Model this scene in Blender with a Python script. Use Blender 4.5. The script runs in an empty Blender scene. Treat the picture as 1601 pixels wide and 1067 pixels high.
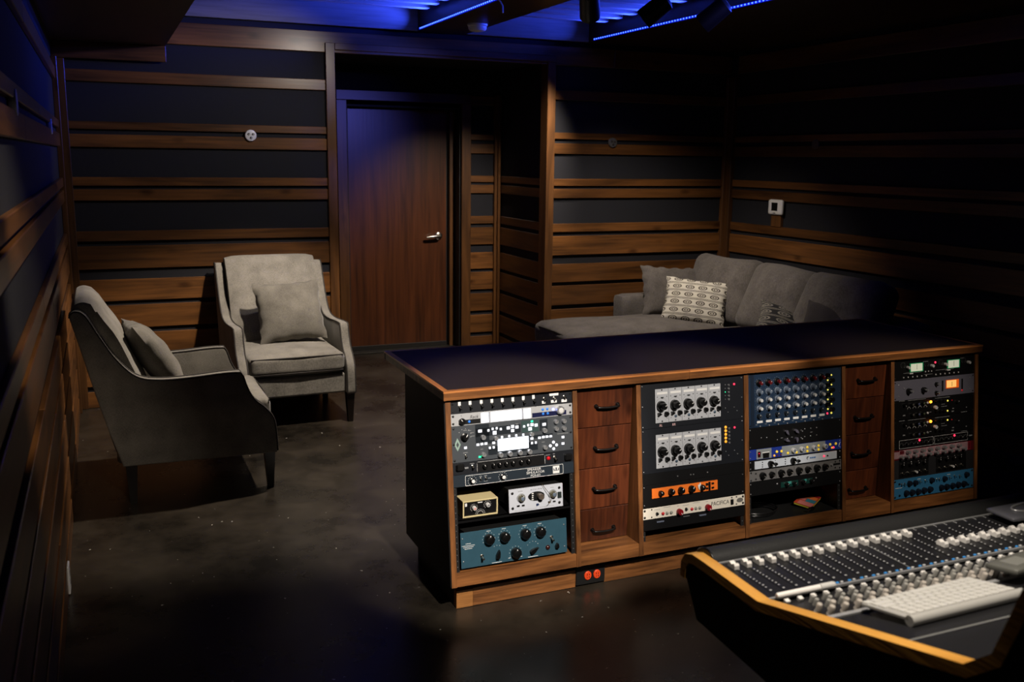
import bpy, math, random
from mathutils import Matrix, Vector

random.seed(7)
S = bpy.context.scene
COL = S.collection
PI = math.pi

# ------------------------------------------------------------------ camera
cam_d = bpy.data.cameras.new('camera')
cam = bpy.data.objects.new('camera', cam_d)
COL.objects.link(cam)
S.camera = cam
cam_d.sensor_width = 36.0
cam_d.sensor_fit = 'HORIZONTAL'
cam_d.lens = 33.639
cam_d.clip_start = 0.05
cam.matrix_world = (Matrix.Translation((-1.0673, -3.0984, 1.6401))
                    @ Matrix.Rotation(math.radians(-23.1784), 4, 'Z')
                    @ Matrix.Rotation(math.radians(79.1918), 4, 'X')
                    @ Matrix.Rotation(math.radians(0.7219), 4, 'Z'))
cam_d.dof.use_dof = True
cam_d.dof.focus_distance = 4.3
cam_d.dof.aperture_fstop = 4.5

# ------------------------------------------------------------------ world, exposure, lights
W = bpy.data.worlds.new('world'); S.world = W
W.use_nodes = True
W.node_tree.nodes['Background'].inputs[0].default_value = (0.02, 0.025, 0.05, 1)
W.node_tree.nodes['Background'].inputs[1].default_value = 0.02
S.view_settings.view_transform = 'Standard'
S.view_settings.look = 'None'
S.view_settings.exposure = 0.0
S.view_settings.gamma = 1.0
S.view_settings.use_curve_mapping = False
S.cycles.max_bounces = 6
S.cycles.diffuse_bounces = 3
S.cycles.glossy_bounces = 3
S.cycles.sample_clamp_indirect = 3.0

WARM = (1.0, 0.86, 0.70)
NEUT = (1.0, 0.90, 0.78)
def spot(name, loc, target, watts, cone, blend, color=WARM, size=0.04):
    d = bpy.data.lights.new(name, 'SPOT')
    d.energy = watts; d.color = color; d.spot_size = math.radians(cone); d.spot_blend = blend
    d.shadow_soft_size = size
    o = bpy.data.objects.new(name, d); COL.objects.link(o)
    o.location = loc
    o.rotation_euler = (Vector(target) - Vector(loc)).to_track_quat('-Z', 'Y').to_euler()
    return o
def area(name, loc, target, watts, sx, sy, color):
    d = bpy.data.lights.new(name, 'AREA')
    d.shape = 'RECTANGLE'; d.size = sx; d.size_y = sy; d.energy = watts; d.color = color
    o = bpy.data.objects.new(name, d); COL.objects.link(o)
    o.location = loc
    o.rotation_euler = (Vector(target) - Vector(loc)).to_track_quat('-Z', 'Y').to_euler()
    return o
BLUE = (0.03, 0.07, 1.0)
spot('downlight_chairs', (0.42, 2.00, 2.46), (-0.12, 2.38, 0.0), 310, 83, 0.4)
spot('fill_back_wall', (0.50, 2.30, 2.46), (-0.35, 3.55, 1.35), 42, 100, 0.9, NEUT)  # added wash from an unseen spot, lifts the upper back wall slats
spot('fill_left_wall', (-0.72, -1.20, 2.28), (-1.27, 0.20, 0.95), 80, 40, 0.9)  # unseen spot added to warm and brighten the left wall slats
spot('downlight_sofa', (2.06, 2.40, 2.46), (2.65, 3.00, 0.3), 165, 96, 1.0)
spot('fill_door', (1.985, 2.85, 2.46), (1.48, 4.70, 0.45), 220, 60, 1.0)  # fill from an unseen spot, added to brighten door and alcove panel
spot('fill_blue_door', (1.90, -0.40, 2.45), (0.72, 4.30, 1.62), 150, 21, 1.0, (0.16, 0.17, 1.0))  # unseen blue spot added to give the door its blue glow
spot('spot_desk_left', (0.10, -2.50, 2.44), (0.30, 0.0, 0.50), 640, 22, 0.5, NEUT)
spot('spot_desk_middle', (0.95, -2.50, 2.44), (1.12, 0.0, 0.53), 400, 22, 0.6, NEUT)
spot('spot_desk_right', (2.00, -2.30, 2.44), (2.10, 0.0, 0.50), 140, 24, 0.8, WARM)
spot('spot_console', (0.10, -1.95, 2.44), (0.44, -1.77, 0.76), 165, 43, 0.6, NEUT)
for nm_, x_, y_, l_, w_ in (('cove_led_a', 1.018, 2.75, 1.4, 24), ('cove_led_b', 2.348, 2.0, 2.8, 13)):
    a_ = area(nm_, (x_, y_, 2.52), (x_-0.8, y_, 2.90), w_*l_, l_, 0.02, BLUE)
    a_.data.spread = math.radians(104)


# ------------------------------------------------------------------ materials
def lin(c):
    return tuple(((v/255.0)/12.92 if v/255.0 <= 0.04045 else ((v/255.0+0.055)/1.055)**2.4) for v in c)
MATS = {}
def mat(name, rgb=(128,128,128), rough=0.5, metal=0.0, emit=None, estr=0.0, coat=0.0, spec=0.5, bump=0.0, bscale=200.0, var=0.0, alpha=None):
    if name in MATS: return MATS[name]
    m = bpy.data.materials.new(name); m.use_nodes = True
    nt = m.node_tree; b = nt.nodes['Principled BSDF']
    c = lin(rgb) + (1,)
    b.inputs['Base Color'].default_value = c
    b.inputs['Roughness'].default_value = rough
    b.inputs['Metallic'].default_value = metal
    b.inputs['Specular IOR Level'].default_value = spec
    b.inputs['Coat Weight'].default_value = coat
    b.inputs['Coat Roughness'].default_value = 0.15
    if emit:
        b.inputs['Emission Color'].default_value = lin(emit) + (1,)
        b.inputs['Emission Strength'].default_value = estr
    if var > 0 or bump > 0:
        tc = nt.nodes.new('ShaderNodeTexCoord')
        n = nt.nodes.new('ShaderNodeTexNoise'); n.inputs['Scale'].default_value = bscale
        n.inputs['Detail'].default_value = 4
        nt.links.new(tc.outputs['Object'], n.inputs['Vector'])
        if var > 0:
            r = nt.nodes.new('ShaderNodeValToRGB')
            r.color_ramp.elements[0].position = 0.3; r.color_ramp.elements[1].position = 0.7
            r.color_ramp.elements[0].color = tuple(v*(1-var) for v in c[:3]) + (1,)
            r.color_ramp.elements[1].color = tuple(min(1, v*(1+var)) for v in c[:3]) + (1,)
            nt.links.new(n.outputs['Fac'], r.inputs['Fac']); nt.links.new(r.outputs['Color'], b.inputs['Base Color'])
        if bump > 0:
            bp = nt.nodes.new('ShaderNodeBump'); bp.inputs['Strength'].default_value = bump; bp.inputs['Distance'].default_value = 0.002
            nt.links.new(n.outputs['Fac'], bp.inputs['Height']); nt.links.new(bp.outputs['Normal'], b.inputs['Normal'])
    MATS[name] = m
    return m

def wood(name, dark, light, axis=0, rough=0.42, fine=70.0, coarse=9.0, knots=True, along=1.3, coat=0.0, knot_scale=2.6):
    if name in MATS: return MATS[name]
    m = bpy.data.materials.new(name); m.use_nodes = True
    nt = m.node_tree; L = nt.links; b = nt.nodes['Principled BSDF']
    tc = nt.nodes.new('ShaderNodeTexCoord'); oi = nt.nodes.new('ShaderNodeObjectInfo')
    mul = nt.nodes.new('ShaderNodeMath'); mul.operation = 'MULTIPLY'; mul.inputs[1].default_value = 37.0
    L.new(oi.outputs['Random'], mul.inputs[0])
    add = nt.nodes.new('ShaderNodeVectorMath'); add.operation = 'ADD'
    L.new(tc.outputs['Object'], add.inputs[0]); L.new(mul.outputs[0], add.inputs[1])
    def mapped(sc_a, sc_c):
        mp = nt.nodes.new('ShaderNodeMapping'); s = [sc_c]*3; s[axis] = sc_a
        mp.inputs['Scale'].default_value = s; L.new(add.outputs[0], mp.inputs['Vector']); return mp
    n1 = nt.nodes.new('ShaderNodeTexNoise'); n1.inputs['Scale'].default_value = 1; n1.inputs['Detail'].default_value = 5; n1.inputs['Distortion'].default_value = 0.8
    L.new(mapped(along, coarse).outputs[0], n1.inputs['Vector'])
    n2 = nt.nodes.new('ShaderNodeTexNoise'); n2.inputs['Scale'].default_value = 1; n2.inputs['Detail'].default_value = 3
    L.new(mapped(along*2.2, fine).outputs[0], n2.inputs['Vector'])
    mx = nt.nodes.new('ShaderNodeMix'); mx.data_type = 'FLOAT'; mx.inputs[0].default_value = 0.35
    L.new(n1.outputs['Fac'], mx.inputs[2]); L.new(n2.outputs['Fac'], mx.inputs[3])
    rp = nt.nodes.new('ShaderNodeValToRGB')
    rp.color_ramp.elements[0].position = 0.33; rp.color_ramp.elements[0].color = lin(dark) + (1,)
    rp.color_ramp.elements[1].position = 0.68; rp.color_ramp.elements[1].color = lin(light) + (1,)
    L.new(mx.outputs[0], rp.inputs['Fac'])
    col = rp.outputs['Color']
    # board to board variation
    hs = nt.nodes.new('ShaderNodeHueSaturation')
    mr = nt.nodes.new('ShaderNodeMapRange'); mr.inputs[3].default_value = 0.72; mr.inputs[4].default_value = 1.25
    L.new(oi.outputs['Random'], mr.inputs[0]); L.new(mr.outputs[0], hs.inputs['Value']); L.new(col, hs.inputs['Color'])
    col = hs.outputs['Color']
    if knots:
        v = nt.nodes.new('ShaderNodeTexVoronoi'); v.inputs['Scale'].default_value = 1.0; v.inputs['Randomness'].default_value = 1.0
        mp = mapped(knot_scale, knot_scale*2.2); L.new(mp.outputs[0], v.inputs['Vector'])
        kr = nt.nodes.new('ShaderNodeValToRGB')
        kr.color_ramp.elements[0].position = 0.05; kr.color_ramp.elements[0].color = (0.25, 0.2, 0.18, 1)
        kr.color_ramp.elements[1].position = 0.16; kr.color_ramp.elements[1].color = (1, 1, 1, 1)
        L.new(v.outputs['Distance'], kr.inputs['Fac'])
        mm = nt.nodes.new('ShaderNodeMix'); mm.data_type = 'RGBA'; mm.blend_type = 'MULTIPLY'; mm.inputs[0].default_value = 0.8
        L.new(col, mm.inputs[6]); L.new(kr.outputs['Color'], mm.inputs[7]); col = mm.outputs[2]
    L.new(col, b.inputs['Base Color'])
    b.inputs['Roughness'].default_value = rough
    b.inputs['Coat Weight'].default_value = coat; b.inputs['Coat Roughness'].default_value = 0.3
    bp = nt.nodes.new('ShaderNodeBump'); bp.inputs['Strength'].default_value = 0.12; bp.inputs['Distance'].default_value = 0.002
    L.new(n2.outputs['Fac'], bp.inputs['Height']); L.new(bp.outputs['Normal'], b.inputs['Normal'])
    MATS[name] = m
    return m

def fabric(name, c1, c2, scale=900.0, rough=0.95):
    if name in MATS: return MATS[name]
    m = bpy.data.materials.new(name); m.use_nodes = True
    nt = m.node_tree; L = nt.links; b = nt.nodes['Principled BSDF']
    tc = nt.nodes.new('ShaderNodeTexCoord')
    outs = []
    for sc in ((scale*0.12, scale, scale), (scale, scale*0.12, scale*0.12)):
        mp = nt.nodes.new('ShaderNodeMapping'); mp.inputs['Scale'].default_value = sc
        L.new(tc.outputs['Object'], mp.inputs['Vector'])
        n = nt.nodes.new('ShaderNodeTexNoise'); n.inputs['Scale'].default_value = 1; n.inputs['Detail'].default_value = 2
        L.new(mp.outputs[0], n.inputs['Vector']); outs.append(n.outputs['Fac'])
    big = nt.nodes.new('ShaderNodeTexNoise'); big.inputs['Scale'].default_value = 9; big.inputs['Detail'].default_value = 3
    L.new(tc.outputs['Object'], big.inputs['Vector'])
    a = nt.nodes.new('ShaderNodeMath'); a.operation = 'ADD'; L.new(outs[0], a.inputs[0]); L.new(outs[1], a.inputs[1])
    a2 = nt.nodes.new('ShaderNodeMath'); a2.operation = 'ADD'; L.new(a.outputs[0], a2.inputs[0]); L.new(big.outputs['Fac'], a2.inputs[1])
    r = nt.nodes.new('ShaderNodeMapRange'); r.inputs[1].default_value = 1.1; r.inputs[2].default_value = 1.9
    L.new(a2.outputs[0], r.inputs[0])
    mx = nt.nodes.new('ShaderNodeMix'); mx.data_type = 'RGBA'
    mx.inputs[6].default_value = lin(c1) + (1,); mx.inputs[7].default_value = lin(c2) + (1,)
    L.new(r.outputs[0], mx.inputs[0]); L.new(mx.outputs[2], b.inputs['Base Color'])
    b.inputs['Roughness'].default_value = rough
    b.inputs['Specular IOR Level'].default_value = 0.2
    b.inputs['Sheen Weight'].default_value = 0.15
    bp = nt.nodes.new('ShaderNodeBump'); bp.inputs['Strength'].default_value = 0.25; bp.inputs['Distance'].default_value = 0.0015
    L.new(a.outputs[0], bp.inputs['Height']); L.new(bp.outputs['Normal'], b.inputs['Normal'])
    MATS[name] = m
    return m

# ------------------------------------------------------------------ mesh helpers
class MB:
    def __init__(s): s.v = []; s.f = []
    def add(s, v, f):
        o = len(s.v); s.v += [tuple(p) for p in v]; s.f += [tuple(i+o for i in q) for q in f]; return s
    def box(s, x0, x1, y0, y1, z0, z1, c=0.0):
        if c <= 0:
            v = [(x, y, z) for x in (x0, x1) for y in (y0, y1) for z in (z0, z1)]
            return s.add(v, [(0,1,3,2), (4,6,7,5), (0,4,5,1), (2,3,7,6), (0,2,6,4), (1,5,7,3)])
        X = (x0, x1); Y = (y0, y1); Z = (z0, z1); sg = (1, -1)
        v = []; idx = {}
        for i in (0,1):
            for j in (0,1):
                for k in (0,1):
                    for a in (0,1,2):
                        p = [X[i], Y[j], Z[k]]
                        d = [sg[i]*c, sg[j]*c, sg[k]*c]
                        for q in (0,1,2):
                            if q != a: p[q] += d[q]
                        idx[(i,j,k,a)] = len(v); v.append(tuple(p))
        f = []
        for i in (0,1):
            q = [idx[(i,0,0,0)], idx[(i,1,0,0)], idx[(i,1,1,0)], idx[(i,0,1,0)]]
            f.append(q if i else q[::-1])
            q = [idx[(0,i,0,1)], idx[(0,i,1,1)], idx[(1,i,1,1)], idx[(1,i,0,1)]]
            f.append(q if i else q[::-1])
            q = [idx[(0,0,i,2)], idx[(1,0,i,2)], idx[(1,1,i,2)], idx[(0,1,i,2)]]
            f.append(q if i else q[::-1])
        for i in (0,1):
            for j in (0,1):
                q = [idx[(0,i,j,1)], idx[(1,i,j,1)], idx[(1,i,j,2)], idx[(0,i,j,2)]]; f.append(q if i == j else q[::-1])
                q = [idx[(i,0,j,0)], idx[(i,1,j,0)], idx[(i,1,j,2)], idx[(i,0,j,2)]]; f.append(q if i != j else q[::-1])
                q = [idx[(i,j,0,0)], idx[(i,j,1,0)], idx[(i,j,1,1)], idx[(i,j,0,1)]]; f.append(q if i == j else q[::-1])
                for k in (0,1):
                    q = [idx[(i,j,k,0)], idx[(i,j,k,1)], idx[(i,j,k,2)]]; f.append(q if (i+j+k) % 2 == 1 else q[::-1])
        return s.add(v, f)
    def lathe(s, prof, n=20, o=(0,0,0), ax='-Y'):
        # prof: (radius, height along axis)
        v = []; f = []
        for (r, h) in prof:
            for k in range(n):
                a = 2*PI*k/n; c, d = r*math.cos(a), r*math.sin(a)
                if ax == '-Y': p = (c, -h, d)
                elif ax == 'Z': p = (d, c, h)
                elif ax == '-Z': p = (c, d, -h)
                elif ax == 'X': p = (h, c, d)
                elif ax == '-X': p = (-h, d, c)
                v.append((p[0]+o[0], p[1]+o[1], p[2]+o[2]))
        m = len(prof)
        for i in range(m-1):
            for k in range(n):
                a, b2 = i*n+k, i*n+(k+1) % n
                f.append((a, a+n, b2+n, b2))
        f.append(tuple(range(n))); f.append(tuple(reversed(range((m-1)*n, m*n))))
        return s.add(v, f)
    def tube(s, pts, r, n=8, closed=False):
        P = [Vector(p) for p in pts]; m = len(P); v = []; f = []
        up = Vector((0, 0, 1))
        prev = None
        for i, p in enumerate(P):
            a = P[i-1] if (i > 0 or closed) else P[i]; b2 = P[(i+1) % m] if (i < m-1 or closed) else P[i]
            t = (b2-a).normalized() if (b2-a).length > 1e-9 else Vector((1, 0, 0))
            if prev is None:
                ref = up if abs(t.dot(up)) < 0.9 else Vector((1, 0, 0))
                nrm = (ref - t*ref.dot(t)).normalized()
            else:
                nrm = (prev - t*prev.dot(t))
                nrm = nrm.normalized() if nrm.length > 1e-6 else prev
            prev = nrm; bn = t.cross(nrm)
            rr = r[i] if isinstance(r, (list, tuple)) else r
            for k in range(n):
                q = p + (nrm*math.cos(2*PI*k/n) + bn*math.sin(2*PI*k/n))*rr
                v.append(tuple(q))
        mm = m if closed else m-1
        for i in range(mm):
            for k in range(n):
                a, b2 = i*n+k, i*n+(k+1) % n; c, d = ((i+1) % m)*n+k, ((i+1) % m)*n+(k+1) % n
                f.append((a, b2, d, c))
        if not closed:
            f.append(tuple(reversed(range(n)))); f.append(tuple(range((m-1)*n, m*n)))
        return s.add(v, f)
    def prism(s, poly, a0, a1, ax='X'):
        # poly: list of 2-D points; ax X -> (y,z); Y -> (x,z); Z -> (x,y)
        n = len(poly); v = []
        for a in (a0, a1):
            for (p, q) in poly:
                v.append((a, p, q) if ax == 'X' else ((p, a, q) if ax == 'Y' else (p, q, a)))
        f = [tuple(range(n))[::-1], tuple(range(n, 2*n))]
        for i in range(n):
            j = (i+1) % n; f.append((i, j, j+n, i+n))
        return s.add(v, f)
    def mesh(s, name, m=None, smooth=None):
        me = bpy.data.meshes.new(name); me.from_pydata(s.v, [], s.f)
        import bmesh
        bm = bmesh.new(); bm.from_mesh(me); bmesh.ops.recalc_face_normals(bm, faces=bm.faces); bm.to_mesh(me); bm.free()
        if m: me.materials.append(m)
        if smooth is not None:
            me.polygons.foreach_set('use_smooth', [True]*len(me.polygons))
            me.set_sharp_from_angle(angle=math.radians(smooth))
        me.update()
        return me
    def obj(s, name, m=None, parent=None, loc=(0,0,0), rot=None, smooth=None):
        return link(name, s.mesh(name, m, smooth), parent, loc, rot)

def link(name, me, parent=None, loc=(0,0,0), rot=None):
    o = bpy.data.objects.new(name, me); COL.objects.link(o)
    o.location = loc
    if rot: o.rotation_euler = rot
    if parent: o.parent = parent
    return o
def tag(o, label, cat, group=None):
    o['label'] = label; o['category'] = cat
    if group: o['group'] = group
    return o
def thing(name, label, cat, loc=(0,0,0), rot=None, group=None):
    return tag(link(name, None, None, loc, rot), label, cat, group)
def struct(o): o['kind'] = 'structure'; return o
def box_obj(name, m, parent, x0, x1, y0, y1, z0, z1, c=0.0):
    # object origin at box centre, so the material grain follows the piece
    cx, cy, cz = (x0+x1)/2, (y0+y1)/2, (z0+z1)/2
    return MB().box(x0-cx, x1-cx, y0-cy, y1-cy, z0-cz, z1-cz, c).obj(name, m, parent, (cx, cy, cz))
_cache = {}
def cached(key, fn):
    if key not in _cache: _cache[key] = fn()
    return _cache[key]
def copy_tree(o, parent=None):
    c = o.copy(); COL.objects.link(c); c.parent = parent
    for ch in list(o.children): copy_tree(ch, c)
    return c
def board(name, m, parent, a, b, t, z0, z1, axis='X', front=0.0, c=0.003):
    """wall board: long axis = local X. axis X: runs a..b in x, front face at y=front, thickness t going +y.
    axis 'Y+': runs a..b in y on a wall facing +x, front face x=front. 'Y-': wall facing -x."""
    L = b-a; H = z1-z0
    me = cached(('board', name, round(L, 4), round(H, 4), t, m.name), lambda: MB().box(-L/2, L/2, -t/2, t/2, -H/2, H/2, c).mesh(name, m))
    if axis == 'X': return link(name, me, parent, ((a+b)/2, front+t/2, (z0+z1)/2))
    if axis == 'Y+': return link(name, me, parent, (front-t/2, (a+b)/2, (z0+z1)/2), (0, 0, PI/2))
    return link(name, me, parent, (front+t/2, (a+b)/2, (z0+z1)/2), (0, 0, -PI/2))
def spline(pts, n=6, closed=False):
    out = []; m = len(pts)
    for i in range(m if closed else m-1):
        p0 = pts[i-1] if (i > 0 or closed) else pts[i]; p1 = pts[i]; p2 = pts[(i+1) % m]
        p3 = pts[(i+2) % m] if (i < m-2 or closed) else p2
        for k in range(n):
            t = k/n
            out.append(tuple(0.5*((2*b) + (-a+c)*t + (2*a-5*b+4*c-d)*t*t + (-a+3*b-3*c+d)*t**3) for a, b, c, d in zip(p0, p1, p2, p3)))
    if not closed: out.append(tuple(pts[-1]))
    return out
def rbox(sx, sy, sz, r, n=8, crown=0.0, crown_ax=2, wob=0.0, seed=0):
    """soft cushion: rounded box, centred, with a bulge on +-crown_ax"""
    rnd = random.Random(seed); h = (sx/2, sy/2, sz/2); r = min(r, *h)
    mb = MB(); key = {}
    ph = [rnd.uniform(0, 6) for _ in range(6)]
    def vert(u):
        k = tuple(round(c, 5) for c in u)
        if k in key: return key[k]
        p = Vector([u[i]*h[i] for i in range(3)])
        q = Vector([max(-h[i]+r, min(h[i]-r, p[i])) for i in range(3)])
        d = p-q
        if d.length > 1e-9: p = q + d.normalized()*r
        if crown:
            a, b = [i for i in range(3) if i != crown_ax]
            w = max(0, 1-(p[a]/h[a])**2)*max(0, 1-(p[b]/h[b])**2)
            p[crown_ax] += crown*w*(p[crown_ax]/h[crown_ax])
        if wob:
            p += Vector((math.sin(9*p.y+ph[0])*math.sin(7*p.z+ph[1]), math.sin(8*p.x+ph[2])*math.sin(9*p.z+ph[3]), math.sin(7*p.x+ph[4])*math.sin(8*p.y+ph[5])))*wob
        key[k] = len(mb.v); mb.v.append(tuple(p)); return key[k]
    def grid(): 
        g = []
        for i in range(n+1):
            t = -1+2*i/n
            g.append(math.sin(t*PI/2)*0.35+t*0.65)
        return g
    g = grid()
    for ax in range(3):
        for sgn in (-1, 1):
            for i in range(n):
                for j in range(n):
                    cs = []
                    for (a, b) in ((i, j), (i+1, j), (i+1, j+1), (i, j+1)):
                        u = [0, 0, 0]; u[ax] = sgn; u[(ax+1) % 3] = g[a]; u[(ax+2) % 3] = g[b]; cs.append(vert(u))
                    mb.f.append(tuple(cs if sgn > 0 else cs[::-1]))
    return mb
def pillow(w, h, t, n=18, seed=0, ruff=0.0):
    """scatter cushion in local x (width), z (height), y = thickness; ears at the corners"""
    rnd = random.Random(seed); mb = MB(); ph = [rnd.uniform(0, 6.3) for _ in range(8)]
    idx = {}
    for side in (-1, 1):
        for i in range(n+1):
            for j in range(n+1):
                u = -1+2*i/n; v = -1+2*j/n
                edge = (i in (0, n)) or (j in (0, n))
                if edge and side == 1 and (i, j, -1) in idx: idx[(i, j, 1)] = idx[(i, j, -1)]; continue
                k = (1-abs(u)**2.4)*(1-abs(v)**2.4)
                pin = 1-0.07*(1-v*v)*abs(u)**4 ; pin2 = 1-0.07*(1-u*u)*abs(v)**4
                x = u*w/2*pin; z = v*h/2*pin2
                y = side*t/2*(max(0, k)**0.5)
                y += 0.006*math.sin(7*u+ph[0]+3*v)*math.sin(6*v+ph[1])*max(0, k)
                if ruff: 
                    x += ruff*math.sin(14*v+ph[2])*abs(u)**6; z += ruff*math.sin(14*u+ph[3])*abs(v)**6
                idx[(i, j, side)] = len(mb.v); mb.v.append((x, y, z))
    for side in (-1, 1):
        for i in range(n):
            for j in range(n):
                q = (idx[(i,j,side)], idx[(i+1,j,side)], idx[(i+1,j+1,side)], idx[(i,j+1,side)])
                mb.f.append(q if side < 0 else q[::-1])
    return mb
_txt = {}
def text_mesh(s, size, m, shear=0.0, ext=0.0003, sx=1.0):
    k = (s, size, m.name, shear, sx)
    if k in _txt: return _txt[k]
    c = bpy.data.curves.new('lettering', 'FONT'); c.body = s; c.size = size; c.align_x = 'CENTER'; c.align_y = 'CENTER'
    c.shear = shear; c.extrude = ext; c.resolution_u = 3
    o = bpy.data.objects.new('lettering_tmp', c); COL.objects.link(o)
    dg = bpy.context.evaluated_depsgraph_get(); dg.update()
    me = bpy.data.meshes.new_from_object(o.evaluated_get(dg))
    bpy.data.objects.remove(o); bpy.data.curves.remove(c)
    me.transform(Matrix.Rotation(PI/2, 4, 'X') @ Matrix.Diagonal((sx, 1, 1, 1)))
    me.name = 'lettering'; me.materials.clear(); me.materials.append(m)
    _txt[k] = me
    return me

M_SLAT = wood('stained_pine', (56, 35, 18), (118, 76, 38), 0, rough=0.33, coat=0.15)
M_TRIM = wood('stained_pine_trim', (54, 34, 18), (104, 68, 36), 2, rough=0.33, coat=0.15)
M_TRIMX = wood('stained_pine_header', (54, 34, 18), (104, 68, 36), 0, rough=0.33, coat=0.15)
M_DOOR = wood('door_veneer', (50, 26, 14), (92, 50, 26), 2, rough=0.30, along=1.0, coarse=14, knots=False, coat=0.35)
M_WALFAB = mat('wall_fabric', (16, 17, 25), 0.9, var=0.15, bump=0.1, bscale=400)
M_BLACK = mat('matte_black', (10, 10, 11), 0.6)
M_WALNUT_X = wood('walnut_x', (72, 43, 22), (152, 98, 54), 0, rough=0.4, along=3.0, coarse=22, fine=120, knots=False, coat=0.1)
M_WALNUT_Z = wood('walnut_z', (72, 43, 22), (146, 94, 52), 2, rough=0.4, along=3.0, coarse=24, fine=120, knots=False, coat=0.1)
M_DRAWER = wood('walnut_drawer', (44, 20, 11), (94, 46, 24), 2, rough=0.33, along=2.5, coarse=14, fine=90, knots=True, knot_scale=4.0, coat=0.2)
M_EDGE = wood('walnut_edge', (176, 104, 54), (232, 156, 92), 0, rough=0.3, along=3.0, coarse=22, fine=120, knots=False, coat=0.25)
M_LINEN = fabric('grey_linen', (88, 85, 80), (142, 138, 130))
M_PILLOWFAB = fabric('grey_pillow_linen', (78, 75, 70), (124, 120, 112))
M_SOFA = fabric('sofa_grey_chenille', (72, 68, 65), (110, 105, 101), 500)
M_PIPE = mat('dark_piping', (38, 34, 31), 0.8)
M_LEG = mat('espresso_leg', (22, 15, 12), 0.35)
M_CHROME = mat('brushed_nickel', (205, 200, 190), 0.25, 1.0)
M_WHITE = mat('white_plastic', (225, 225, 225), 0.45)

# ------------------------------------------------------------------ room shell
YB, XL, XR, YA, YF = 3.55, -1.27, 3.68, 4.60, -4.3     # faces of the boards: back, left, right, alcove back; front wall
ZC = 2.74
AX0, AX1 = 0.446, 2.085                                 # door alcove, inner faces
SL = [(2.327, 2.462), (2.077, 2.148), (1.788, 1.836), (1.678, 1.757), (1.438, 1.492), (1.345, 1.416), (1.087, 1.152),
      (0.908, 1.056), (0.698, 0.840), (0.518, 0.670), (0.330, 0.485), (0.140, 0.295), (0.0, 0.105)]

def floor_mat():
    m = bpy.data.materials.new('polished_dark_concrete'); m.use_nodes = True
    nt = m.node_tree; L = nt.links; b = nt.nodes['Principled BSDF']
    tc = nt.nodes.new('ShaderNodeTexCoord')
    n = nt.nodes.new('ShaderNodeTexNoise'); n.inputs['Scale'].default_value = 2.2; n.inputs['Detail'].default_value = 8; n.inputs['Roughness'].default_value = 0.65
    L.new(tc.outputs['Object'], n.inputs['Vector'])
    r = nt.nodes.new('ShaderNodeValToRGB')
    r.color_ramp.elements[0].position = 0.35; r.color_ramp.elements[0].color = (0.005, 0.0042, 0.0034, 1)
    r.color_ramp.elements[1].position = 0.72; r.color_ramp.elements[1].color = (0.046, 0.037, 0.027, 1)
    L.new(n.outputs['Fac'], r.inputs['Fac'])
    # paint flecks: sparse small irregular specks
    v = nt.nodes.new('ShaderNodeTexVoronoi'); v.inputs['Scale'].default_value = 24; v.inputs['Randomness'].default_value = 1
    nd = nt.nodes.new('ShaderNodeTexNoise'); nd.inputs['Scale'].default_value = 120
    mixv = nt.nodes.new('ShaderNodeMix'); mixv.data_type = 'VECTOR'; mixv.inputs[0].default_value = 0.02
    L.new(tc.outputs['Object'], nd.inputs['Vector']); L.new(tc.outputs['Object'], mixv.inputs[4]); L.new(nd.outputs['Color'], mixv.inputs[5])
    L.new(mixv.outputs[1], v.inputs['Vector'])
    sep = nt.nodes.new('ShaderNodeSeparateColor'); L.new(v.outputs['Color'], sep.inputs[0])
    th = nt.nodes.new('ShaderNodeMapRange'); th.inputs[1].default_value = 0.35; th.inputs[2].default_value = 1.0; th.inputs[3].default_value = 0.0; th.inputs[4].default_value = 0.085
    L.new(sep.outputs[0], th.inputs[0])
    cmp_ = nt.nodes.new('ShaderNodeMath'); cmp_.operation = 'LESS_THAN'
    L.new(v.outputs['Distance'], cmp_.inputs[0]); L.new(th.outputs[0], cmp_.inputs[1])
    mx = nt.nodes.new('ShaderNodeMix'); mx.data_type = 'RGBA'
    L.new(cmp_.outputs[0], mx.inputs[0]); L.new(r.outputs['Color'], mx.inputs[6]); mx.inputs[7].default_value = (0.75, 0.73, 0.68, 1)
    L.new(mx.outputs[2], b.inputs['Base Color'])
    rr = nt.nodes.new('ShaderNodeMapRange'); rr.inputs[3].default_value = 0.16; rr.inputs[4].default_value = 0.42
    L.new(n.outputs['Fac'], rr.inputs[0]); L.new(rr.outputs[0], b.inputs['Roughness'])
    bp = nt.nodes.new('ShaderNodeBump'); bp.inputs['Strength'].default_value = 0.06; bp.inputs['Distance'].default_value = 0.004
    L.new(n.outputs['Fac'], bp.inputs['Height']); L.new(bp.outputs['Normal'], b.inputs['Normal'])
    return m
fl = struct(MB().box(XL-0.1, XR+0.1, YF-0.1, 5.0, -0.06, 0.0).obj('floor', floor_mat()))

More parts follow.
